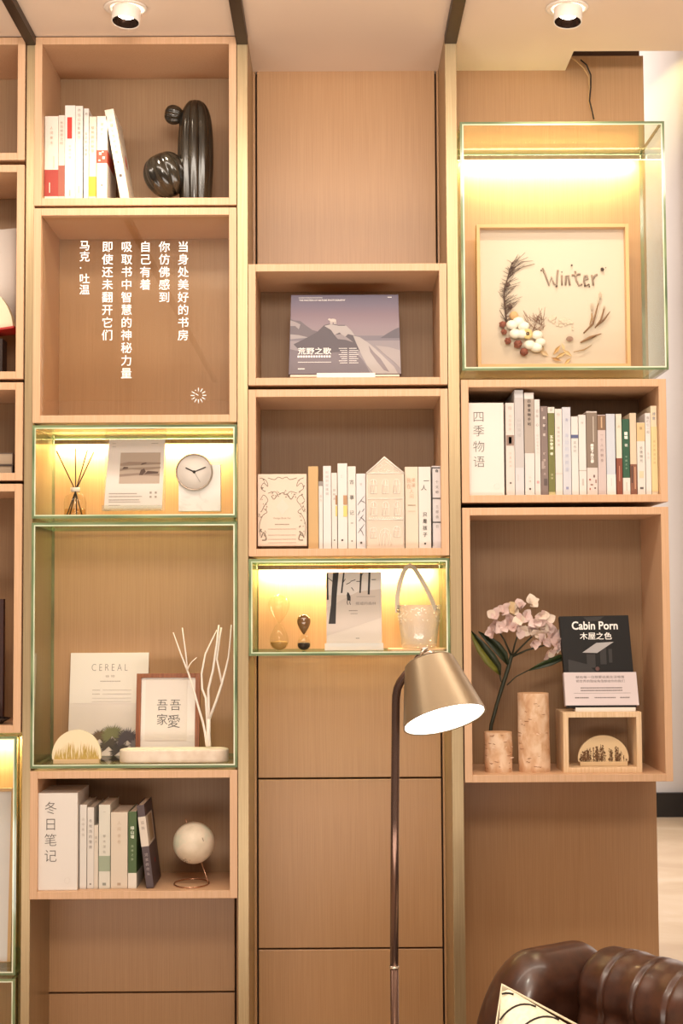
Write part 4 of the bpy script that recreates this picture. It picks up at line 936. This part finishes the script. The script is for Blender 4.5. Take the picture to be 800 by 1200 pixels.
# petals share one mesh
def petal_mesh(mt):
    n_ = 8; vs_ = []; fs = []
    for i in range(n_+1):
        t = i/n_; w = .43*math.sin(math.pi*(t**.8))**.8 if 0 < t < 1 else .03
        for j in range(5):
            s_ = (j-2)/2; vs_.append((s_*w, -.16*(s_*s_)*w-.18*math.sin(t*2.4), t))
    for i in range(n_):
        for j in range(4): fs.append((i*5+j,i*5+j+1,(i+1)*5+j+1,(i+1)*5+j))
    me = bpy.data.meshes.new('petal'); me.from_pydata(vs_, [], fs); me.materials.append(mt); me.polygons.foreach_set('use_smooth',[True]*len(fs)); return me
PM = [petal_mesh(mat('petal_pink','E3C9C2',.6)), petal_mesh(mat('petal_cream','EAD8C6',.6)), petal_mesh(mat('petal_shade','D4B6AE',.6)), petal_mesh(mat('petal_tan','D9BE94',.6))]
rr = random.Random(31)
FL = [(580,722,0),(589,735,0),(577,741,0),(590,716,0),(583,735,2),(598,728,2),(604,716,3),(611,712,0),(624,708,1),(617,723,0),(610,727,1),(633,722,1),(622,737,0),(630,743,1),(640,727,0),(643,738,0),(636,751,0),(624,752,0),(648,746,2),(655,745,1),(650,758,0),(642,763,1),(612,738,1),(602,735,2),(634,733,1),(654,754,2),(628,729,0)]
for fx, fy, mi in FL:
    base = Vector(L.p(fx, fy, rr.uniform(-.045,-.012)))
    nrm = Vector(((fx-615)/60, -1, -(fy-738)/45+rr.uniform(-.2,.3))).normalized()
    q0 = nrm.to_track_quat('-Y','Z'); roll = rr.uniform(0,90)
    for a in range(4):
        o = bpy.data.objects.new('petal', PM[mi if rr.random() < .8 else rr.choice((0,1,2))]); COL.objects.link(o); o.parent = r
        o.location = base
        Mr = q0.to_matrix().to_4x4() @ Matrix.Rotation(R(roll+90*a+rr.uniform(-14,14)),4,'Y') @ Matrix.Rotation(R(rr.uniform(-5,60)),4,'X') @ Matrix.Rotation(R(rr.uniform(-30,30)),4,'Z')
        o.rotation_euler = Mr.to_euler(); s_ = rr.uniform(9,12.5)*k; o.scale = (s_*1.15, s_, s_)
# small wooden box
L = Loc(706.5, 905, F+.03, zL); k = L.y/FPX
r = thing('small_wooden_box', 'little open wooden box standing under the black book', 'box', L.o)
bx0,bx1,bt = L.x(660.5),L.x(752.5),L.z(834.5); t_ = .0125; D_ = .12
PWD = noisy('pale_box_wood','D9B68C','E6C8A4',(60,60,3),4,3,rough=.5)
for n_,a in (('side_panel',(bx0,bx0+t_,0,D_,0,bt)),('side_panel',(bx1-t_,bx1,0,D_,0,bt)),('top_panel',(bx0+t_,bx1-t_,0,D_,bt-t_,bt)),('bottom_panel',(bx0+t_,bx1-t_,0,D_,0,t_)),('back_panel',(bx0+t_,bx1-t_,D_-.006,D_,t_,bt-t_))):
    MB().box(*a).build(n_, PWD if n_ != 'back_panel' else INW, r, bevel=.0006)
half_disc(706.5, 900, 59, 861.5, F+.075, zL+t_+.0003, 'half-round ornament with dark sprigs inside the little wooden box', 'DDC094', 14, False)
ztop = zL+bt+.0003
L = Loc(708, 832, F+.055, ztop); k = L.y/FPX
r = thing('book_easel', 'white acrylic ledge stand between the little box and black book', 'stand', L.o)
M = MB(); M.box(L.x(673), L.x(743), -.016, .03, 0, .004); M.box(L.x(673), L.x(743), -.016, -.013, .004, .010); M.build('ledge', mat('white_ledge','E8DCCF',.4), r)
L = Loc(706, 830, F+.055, ztop+.0042)
r = thing('cabin_book', 'black book with white title and a lilac paper band, standing face out', 'book', L.o, (R(-10),0,0))
M = MB(); L.poly(M, [(664.5,829),(746,829),(741.5,719.5),(659.5,720.5)], 0, .02); M.v=[(x,y,max(0,z)) for x,y,z in M.v]; M.build('cover', mat('black_cover','151211',.5,spec=.3), r, bevel=.0008)
M = MB(); L.poly(M, [(662.8,826.5),(748.8,826.5),(747.2,787.5),(662,787.5)], -.0008, .021); M.build('paper_band', mat('lilac_band','D6C8C8',.5), r)
M = MB(); L.put(M,'Cabin Porn',674,727,728,736.5,-.0006,.025); L.put(M,'木屋之色',683,740,720.5,748.5,-.0006,.01); M.build('title', mat('title_white','F4F0EC',.5), r)
M = MB(); L.poly(M, [(685,764),(702,752.5),(722.5,751.5),(702.5,764.5)], -.0007, 0); M.build('printed_roof', col('A8A4A4'), r)
M = MB()
for a,b,c_,d,cc in ((706,757,713,778,0),(716,760,720,776,0),(690,766,700,782,0)): M = MB(); L.box(M,a,b,c_,d,-.0006,0); M.build('printed_post', col('282423'), r)
M = MB(); L.poly(M,[(668,772),(690,778),(700,787),(668,787)],-.0005,0); M.build('printed_ground', col('282423'), r)
M = MB(); L.poly(M,[(688,722),(712,721),(706,726),(694,727)],-.0005,0); M.build('printed_cloud', col('282423'), r)
M = MB(); M.ball(L.p(702,783.5,-.0005), 2.6*k, 8, sq=(1,.1,1)); M.build('printed_badge', col('5A3A36'), r)
M = MB(); L.put(M,'献给每一位想要逃离生活喧嚣',676,791.5,733,794.8,-.0012); L.put(M,'把世界的隐秘角落献给你的我们',676,796.3,733,799.6,-.0012)
for i,(a,b,y,h_) in enumerate(((681,730,806,1.3),(681,730,809,1.3),(674,690,817.5,1.4),(697,722,817.5,1.2),(727,738,817.5,1.4))): L.rows(M,a,b,y,h_,-.0012,seed=i)
L.box(M,673,812,740,812.3,-.0012,-.0008)
M.build('band_lettering', col('857A78'), r)

# ------------------------------------------------------------------ left edge things
L = Loc(-10, 392, F+.08); z_ = L.o.z
L.o.z = z0B
r = thing('open_book', 'open book with cream pages and red cover edge at the left edge', 'book', L.o)
M = MB(); M.prism([(L.x(-62),L.z(398)),(L.x(18.5),L.z(387)),(L.x(19.5),L.z(384.5)),(L.x(-62),L.z(396))], -.03, .05); M.build('cover', mat('red_cover','B4261E',.5), r)
def sheet(M, c_top, c_bot, yoff):
    vs_ = []
    n_ = len(c_top)
    for i in range(n_): vs_.append((L.x(c_top[i][0]), yoff+c_top[i][2], L.z(c_top[i][1])))
    for i in range(n_): vs_.append((L.x(c_bot[i][0]), yoff+c_bot[i][2], L.z(c_bot[i][1])))
    M.add(vs_, [(i,i+1,n_+i+1,n_+i) for i in range(n_-1)], 0, True)
M = MB(); sheet(M, [(-60,275,.03),(-30,268,.01),(0,267,.02),(10,264,.035),(19,262,.05)], [(-60,396,.03),(-30,392,.01),(0,389,.02),(10,387.5,.035),(17,386,.05)], 0); o = M.build('right_leaf', mat('grey_page','D8CEC6',.8), r); s_=o.modifiers.new('thick','SOLIDIFY'); s_.thickness=.004
M = MB(); M.prism([(L.x(-62),L.z(395.5)),(L.x(17.5),L.z(385.5)),(L.x(15),L.z(372)),(L.x(10),L.z(360)),(L.x(3),L.z(350)),(L.x(-8),L.z(344)),(L.x(-62),L.z(342))], -.02, .012); M.build('page_block', mat('cream_page','EFE4C4',.8), r)
M = MB(); M.box(L.x(-60), L.x(4), -.01, .04, 0, L.z(397.6)); M.build('riser', mat('dark_riser','2E1C14',.6), r)
g = None
for i,(z0_,z1_,x1_,cc,lb) in enumerate(((0,.026,14.5,'4A382E','dark brown book lying at the bottom of the small flat stack'),(.0262,.056,15,'6E5A4C','grey-brown book lying on top of the small flat stack'))):
    L = Loc(0, 550, F+.07, z0C+z0_); r = thing('book', lb, 'book', L.o, (0,0,R(6-5*i)))
    h = z1_-z0_-.0004
    M = MB(); M.box(-.12, L.x(x1_), 0, .16, 0, .002); M.box(-.12, L.x(x1_), 0, .16, h-.002, h); M.box(L.x(x1_)-.002, L.x(x1_), 0, .16, .002, h-.002); M.build('cover', mat('cover_'+cc,cc,.4), r)
    MB().box(-.118, L.x(x1_)-.0025, .003, .157, .0022, h-.0022).build('pages', mat('pages_B8A48C','B8A48C',.8), r)
L = Loc(-12, 848, F+.1, z0D); r = thing('upright_book', 'dark spined book whose edge just shows at the left edge', 'book', L.o)
M = MB(); M.box(L.x(-60), L.x(3), 0, .02, 0, L.z(702)); M.build('cover', mat('wine_dark','3A1A14',.5), r)
MB().box(L.x(-59.5), L.x(2), .0205, .03, .002, L.z(704)).build('pages', PAPER, r)
L = Loc(-5, 850, F+.05, z0D); k = L.y/FPX; r = thing('shallow_dish', 'shallow dark dish on the floor of the tall left-edge box', 'dish', L.o)
MB().lathe([(.001,0),(.016,0),(.020,.004),(.036,.013),(.035,.0145),(.018,.006),(.001,.005)],36).build('bowl', mat('dark_dish','2E2420',.25), r)
L = Loc(-20, 1130, F+.1, z0E); r = thing('framed_print', 'pale print in a light oak frame inside the lower left glass case', 'frame', L.o, (R(-5),0,0))
for a,b,c_,d in ((-70,925,-66,1131),(9,925,13,1131),(-66,925,9,929),(-66,1127,9,1131)):
    M = MB(); L.box(M,a,b,c_,d,-.008,.010); M.v=[(x,y,max(0,z)) for x,y,z in M.v]; M.build('frame_rail', PW, r, bevel=.0006)
M = MB(); L.box(M,-67,928,10,1128,.002,.006); M.build('print_sheet', mat('print_pale','DCD6D0',.4), r)

# ------------------------------------------------------------------ ceiling spotlights
for px, lb in ((148,'white recessed spotlight above the cactus box'), (665,'white recessed spotlight above the big glass case')):
    p = PZ(px-1, 8, ZC); o = Vector((p.x, p.y, ZC-.0005)); r = thing('ceiling_spotlight', lb, 'spotlight', o)
    WH = mat('white_lamp_metal','F0E6DC',.4)
    MB().lathe([(.036,-.001),(.049,-.001),(.050,-.003),(.047,-.0045),(.038,-.004),(.036,-.001)],48).build('trim_ring', WH, r)
    tilt = Matrix.Translation((.003,-.0,-.006)) @ Matrix.Rotation(R(-7),4,'X') @ Matrix.Rotation(R(4),4,'Y')
    MB().lathe([(.033,.0),(.033,-.031),(.032,-.0325),(.0305,-.031)],48,M=tilt).build('barrel', WH, r)
    MB().lathe([(.0304,-.031),(.025,-.020),(.020,-.014)],48,M=tilt).build('reflector', mat('dark_reflector','3A2A22',.2,.8), r)
    MB().lathe([(.001,-.0145),(.020,-.0145),(.020,-.012),(.001,-.012)],32,M=tilt).build('lamp_lens', mat('lamp_lens','ffffff',emit='FFF2DC',es=14), r)
    l = bpy.data.lights.new('spot_beam','SPOT'); l.energy = 10; l.spot_size = R(105); l.spot_blend = .9; l.color = (1,.84,.62); l.shadow_soft_size = .03
    lo = bpy.data.objects.new('spot_beam', l); COL.objects.link(lo); lo.location = (p.x, p.y, ZC-.07)
    lo.rotation_euler = (Vector((p.x, W, 1.2))-Vector(lo.location)).to_track_quat('-Z','Y').to_euler()

# ------------------------------------------------------------------ floor lamp
Yl = 2.6; k = Yl/FPX
base = P(460, 1200, Yl); bx_, by_ = P(461.5,1100,Yl).x, Yl
o = Vector((bx_, Yl, 0)); r = thing('floor_lamp', 'bronze floor lamp with a tilted brass cone shade, lit, in front of the shelves', 'lamp', o)
def q3(x,y,dy=0): v = P(x,y,Yl+dy); return v-o
ROD = mat('dark_bronze_rod','6A5146',.22,.8)
MB().lathe([(.001,0),(.13,0),(.132,.004),(.132,.016),(.126,.020),(.012,.022),(.001,.022)],56).build('base', ROD, r)
pts = [Vector((0,0,.02)), q3(461.8,1136)]; pts[1].x = pts[1].x*.5
MB().tube([(0,0,.02), (0,0,q3(461,1134).z)], 4.9*k, 16).build('lower_pole', ROD, r)
top = [q3(461,1132), q3(462.5,960), q3(463.6,826), q3(464,816), q3(465.5,807), q3(469,799), q3(475,791), q3(482,782), q3(492,769)]
top[0].x = 0; top[0].y = 0
MB().tube(top, [4.9*k]*6+[4.7*k,4.5*k,4.2*k], 16).build('upper_pole', ROD, r)
MB().lathe([(4.9*k,-.002),(5.6*k,-.002),(5.6*k,.002),(4.9*k,.002)],24,M=Matrix.Translation((0,0,q3(461,1133).z))).build('pole_joint', mat('silver_joint','D8C8B8',.2,.9), r)
# shade
tc_, bc_ = q3(502.5,775.5), q3(519,841.5)
ax = Vector((bc_.x-tc_.x, -.0395, bc_.z-tc_.z)); Ln = ax.length; axn = ax.normalized()
qz = axn.to_track_quat('Z','Y').to_matrix().to_4x4()
Ms = Matrix.Translation(tc_) @ qz
r1, r2 = 29.5*k, 49*k
SH = mat('brushed_brass_shade','A8967C',.36,.8)
prf = [(r1*.2,-.002),(r1*.9,-.002),(r1,.002),(r1+(r2-r1)*.3,Ln*.3),(r1+(r2-r1)*.65,Ln*.65),(r2,Ln),(r2-.0012,Ln),(r1+(r2-r1)*.6-.0015,Ln*.62),(r1-.0015,.004)]
MB().lathe(prf[2:6], 64, M=Ms).build('shade', SH, r)
MB().lathe(prf[:2]+[(r1-.0004,.0014)], 64, M=Ms).build('shade_top', SH, r)
MB().lathe([(r2,Ln),(r2-.0015,Ln+.0005),(r2-.003,Ln-.001)], 64, M=Ms).build('shade_rim', SH, r)
MB().lathe([(r2-.002,Ln-.001),(r1-.002,.004),(r1*.2,.003)], 64, M=Ms).build('shade_lining', mat('white_lining','FFFFFF',.6), r)
MB().lathe([(.0005,Ln-.010),(r2*.955,Ln-.006),(r2*.95,Ln-.012)], 64, M=Ms).build('diffuser', mat('lamp_diffuser','ffffff',emit='FFF6E8',es=5), r)
CH_ = mat('polished_chrome','E0D4C8',.12,.95)
MB().lathe([(.001,-.016),(9*k,-.016),(10*k,-.012),(10.5*k,-.002),(.001,-.002)],24,M=Ms).build('cap', CH_, r)
jp = q3(497,762)
MB().ball(jp, 4.2*k, 12, sq=(1,1,1)).build('swivel_joint', CH_, r)
MB().tube([jp, Ms @ Vector((0,0,-.012))], 3*k, 10).build('link', CH_, r)
MB().tube([q3(488,776,-.006), q3(494,764,-.008), q3(501,758,-.006)], 1.5*k, 8).build('spring_bracket', CH_, r)
l = bpy.data.lights.new('lamp_beam','SPOT'); l.energy = 9; l.spot_size = R(120); l.spot_blend = .8; l.color = (1,.9,.75); l.shadow_soft_size = .04
lo = bpy.data.objects.new('lamp_beam', l); COL.objects.link(lo); lo.location = o+bc_+axn*.01; lo.rotation_euler = axn.to_track_quat('-Z','Y').to_euler()

# ------------------------------------------------------------------ leather armchair
C0 = Vector((.455, 2.90, 0)); dv = Vector((.57,-.82,0)).normalized(); nv = Vector((-.82,-.57,0)).normalized()
r = thing('leather_armchair', 'brown leather tufted armchair with rolled back, bottom right corner', 'armchair', C0)
LE = noisy('brown_leather','3B2015','4C2B1C',(1,1,1),40,6,rough=.34,bump=.12,spec=.6,coat=.15)
Ht = .745
# outline of the back in (forward, height), from behind, over the roll, down the tufted front
prof = [(-.13,.10),(-.135,.35),(-.14,.55),(-.145,.62)]
for i in range(13):
    a = math.pi*(1.0-i/12*1.12); prof.append((-.065+.082*math.cos(a), Ht-.082+.082*math.sin(a)))
prof += [(.022,.62),(.028,.58),(.038,.53),(.045,.48),(.05,.42)]
def resample(p, n):
    ds = [0]
    for i in range(1,len(p)): ds.append(ds[-1]+math.hypot(p[i][0]-p[i-1][0], p[i][1]-p[i-1][1]))
    out = []
    for j in range(n+1):
        d = ds[-1]*j/n; i = max(1, next(i for i in range(len(ds)) if ds[i] >= d-1e-9)); t = (d-ds[i-1])/(ds[i]-ds[i-1]); out.append((p[i-1][0]*(1-t)+p[i][0]*t, p[i-1][1]*(1-t)+p[i][1]*t, d))
    return out, ds[-1]
pf, tot = resample(prof, 110)
Wd = .86; NU = 230; M = MB(); vs_ = []
SP = .078
btn_rows = (.600, .505)      # heights of the button rows on the front
idx_front = [i for i,(a,b,d) in enumerate(pf) if a > -.02 and b < .70]
fr0 = pf[idx_front[0]][2]
bd = []
for bi, zr in enumerate(btn_rows):
    dd = min((abs(b-zr), d) for a,b,d in pf if a > 0)[1]
    bd.append(dd)
top_d = min((abs(a+.065)+abs(b-Ht), d) for a,b,d in pf)[1]
for j in range(NU+1):
    u = Wd*j/NU
    for i,(a,b,d) in enumerate(pf):
        i0, i1 = max(i-1,0), min(i+1,len(pf)-1)
        tx, tz = pf[i1][0]-pf[i0][0], pf[i1][1]-pf[i0][1]; ln = math.hypot(tx,tz) or 1
        nx, nz = -tz/ln, tx/ln
        disp = 0
        if d > top_d-.11:
            fade = min(1, (d-(top_d-.11))/.05)
            if d < bd[0]:
                e = abs(((u/SP+.5) % 1)-.5)*SP; disp -= (.008*math.exp(-(e/.0038)**2) - .0018*math.cos(math.pi*e/(SP/2)))*fade
                e2 = math.hypot(e, d-bd[0]); disp -= .016*math.exp(-(e2/.016)**2)
            else:
                rowd = (d-bd[0])/(bd[1]-bd[0]); uu = u/SP
                l1 = abs(((uu+rowd*.5+.5) % 1)-.5)*SP; l2 = abs(((uu-rowd*.5+.5) % 1)-.5)*SP
                e = min(l1,l2); disp -= .011*math.exp(-(e/.007)**2) - .006*min(1,e/.02)
                e3 = abs(((uu+.5) % 1)-.5)*SP; disp -= .016*math.exp(-(math.hypot(e3,d-bd[0])/.016)**2)
        if u < .03: disp -= .02*(1-u/.03)**2
        a2, b2 = a-nx*-disp*-1, b
        a2 = a + nx*-1*disp*-1; b2 = b + nz*disp
        a2 = a + nx*disp
        p_ = dv*u + nv*a2; vs_.append((p_.x, p_.y, b2))
n_ = len(pf)
M.add(vs_, [(j*n_+i, j*n_+i+1, (j+1)*n_+i+1, (j+1)*n_+i) for j in range(NU) for i in range(n_-1)], 0, True)
M.build('tufted_back', LE, r)
M = MB()
for kk in range(1,11):
    for ri, zr in enumerate((btn_rows[0],)):
        a,b = [(a,b) for a,b,d in pf if abs(d-bd[0])<.006][0]
        p_ = dv*(kk*SP)+nv*(a-.012); M = MB(); M.ball((p_.x,p_.y,b), .009, 8, sq=(1,1,1)); M.build('button', LE, r)
# arms: smooth, sloping down to the front
def arm(u0, sgn):
    M = MB(); vs_ = []; n1, n2 = 90, 28
    for j in range(n1+1):
        t = j/n1; f = -.14+.74*t
        if f < .02: top_ = Ht-.004
        else:
            q_ = min(1,max(0,(f-.055)/.11)); top_ = Ht-.004-.19*(1-math.sqrt(max(0,1-q_*q_)))
        if f < -.05: top_ -= .10*((-.05-f)/.09)**2
        rd = .066 if f < .5 else max(.03, .066-.5*(f-.5)**2*3)
        endf = 1 if f < .52 else max(.15, math.sqrt(max(.02,1-((f-.52)/.081)**2)))
        for i in range(n2+1):
            a = math.pi*(1.15-1.3*i/n2)
            w_, z = rd*endf*math.cos(a)*sgn, top_-rd+rd*math.sin(a)
            if i == 0 or i == n2: z = .10
            p_ = dv*(u0+w_)+nv*f; vs_.append((p_.x,p_.y,z))
    n_ = n2+1
    M.add(vs_, [(j*n_+i, j*n_+i+1, (j+1)*n_+i+1, (j+1)*n_+i) for j in range(n1) for i in range(n2)], 0, True)
    M.add(vs_[-n_:], [tuple(range(n_))]); M.build('arm', LE, r)
arm(-.055, 1); arm(Wd+.055, 1)
def obox(u0,u1,f0,f1,z0,z1,name,mt,bev):
    ps = []
    for z in (z0,z1):
        for u,f in ((u0,f0),(u1,f0),(u1,f1),(u0,f1)): p_ = dv*u+nv*f; ps.append((p_.x,p_.y,z))
    M = MB(); M.add(ps, [(3,2,1,0),(4,5,6,7),(0,1,5,4),(1,2,6,5),(2,3,7,6),(3,0,4,7)]); return M.build(name, mt, r, bevel=bev)
obox(.0,Wd,-.12,.55,.10,.28,'seat_frame',LE,.01); obox(.012,Wd-.012,.055,.57,.285,.42,'seat_cushion',LE,.035)
for u in (.0,Wd):
    for f in (-.09,.5):
        p_ = dv*u+nv*f; MB().lathe([(.018,0),(.026,.02),(.03,.1),(.001,.1)],16,M=Matrix.Translation((p_.x,p_.y,0))).build('foot', mat('dark_foot','2A1810',.4), r)
# pillow
pc = P(640, 1232, 2.66); pr_ = thing('cushion', 'cream cushion with curved black stripes leaning on the armchair arm', 'cushion', pc)
A0, B0, D0 = P(588,1154,2.71), P(800,1268,2.59), P(556,1372,2.55)
ex, ez = (B0-A0)/2, (A0-D0)/2; nf = ex.cross(ez).normalized()
if nf.y > 0: nf = -nf
pr_.location = A0+ex-ez; n_ = 24
def pil(u,v):
    e = max(0,(1-u*u))*max(0,(1-v*v)); th_ = .055*e**.42
    return ex*(u*(1-.06*(1-abs(v))*(abs(u)**3))), ez*(v*(1-.06*(1-abs(u))*(abs(v)**3))), th_
for side, nm in ((1,'front_panel'),(-1,'back_panel')):
    vs_ = []
    for i in range(n_+1):
        for j in range(n_+1):
            u, v = -1+2*i/n_, -1+2*j/n_; a,b,t = pil(u,v); vs_.append(a+b+nf*t*side)
    M = MB(); M.add(vs_, [(i*(n_+1)+j,(i+1)*(n_+1)+j,(i+1)*(n_+1)+j+1,i*(n_+1)+j+1) for i in range(n_) for j in range(n_)], 0, True)
    M.build(nm, noisy('cream_linen','DCCDB2','E8DAC0',(1,1,1),120,2,rough=.9,bump=.2), pr_)
M = MB(); M.tube([ex*u*1.0+ez*v*1.0 for u,v in [(-1,-1),(-1,1),(1,1),(1,-1),(-1,-1)]], .003, 6); M.build('piping', mat('linen_piping','CFC0A4',.9), pr_)
for s0 in range(-3,6):
    pts = []
    for i in range(22):
        t = i/21; u = -.98+s0*.26+.9*t; v = -.5+1.45*math.sin(t*1.5)
        if abs(u) < .99 and abs(v) < .99: a,b,th_ = pil(u,v); pts.append(a+b+nf*(th_+.0006))
    if len(pts) > 3: M = MB(); M.tube(pts, .0017, 5); M.build('stripe', mat('black_stripe','2A2018',.8), pr_)
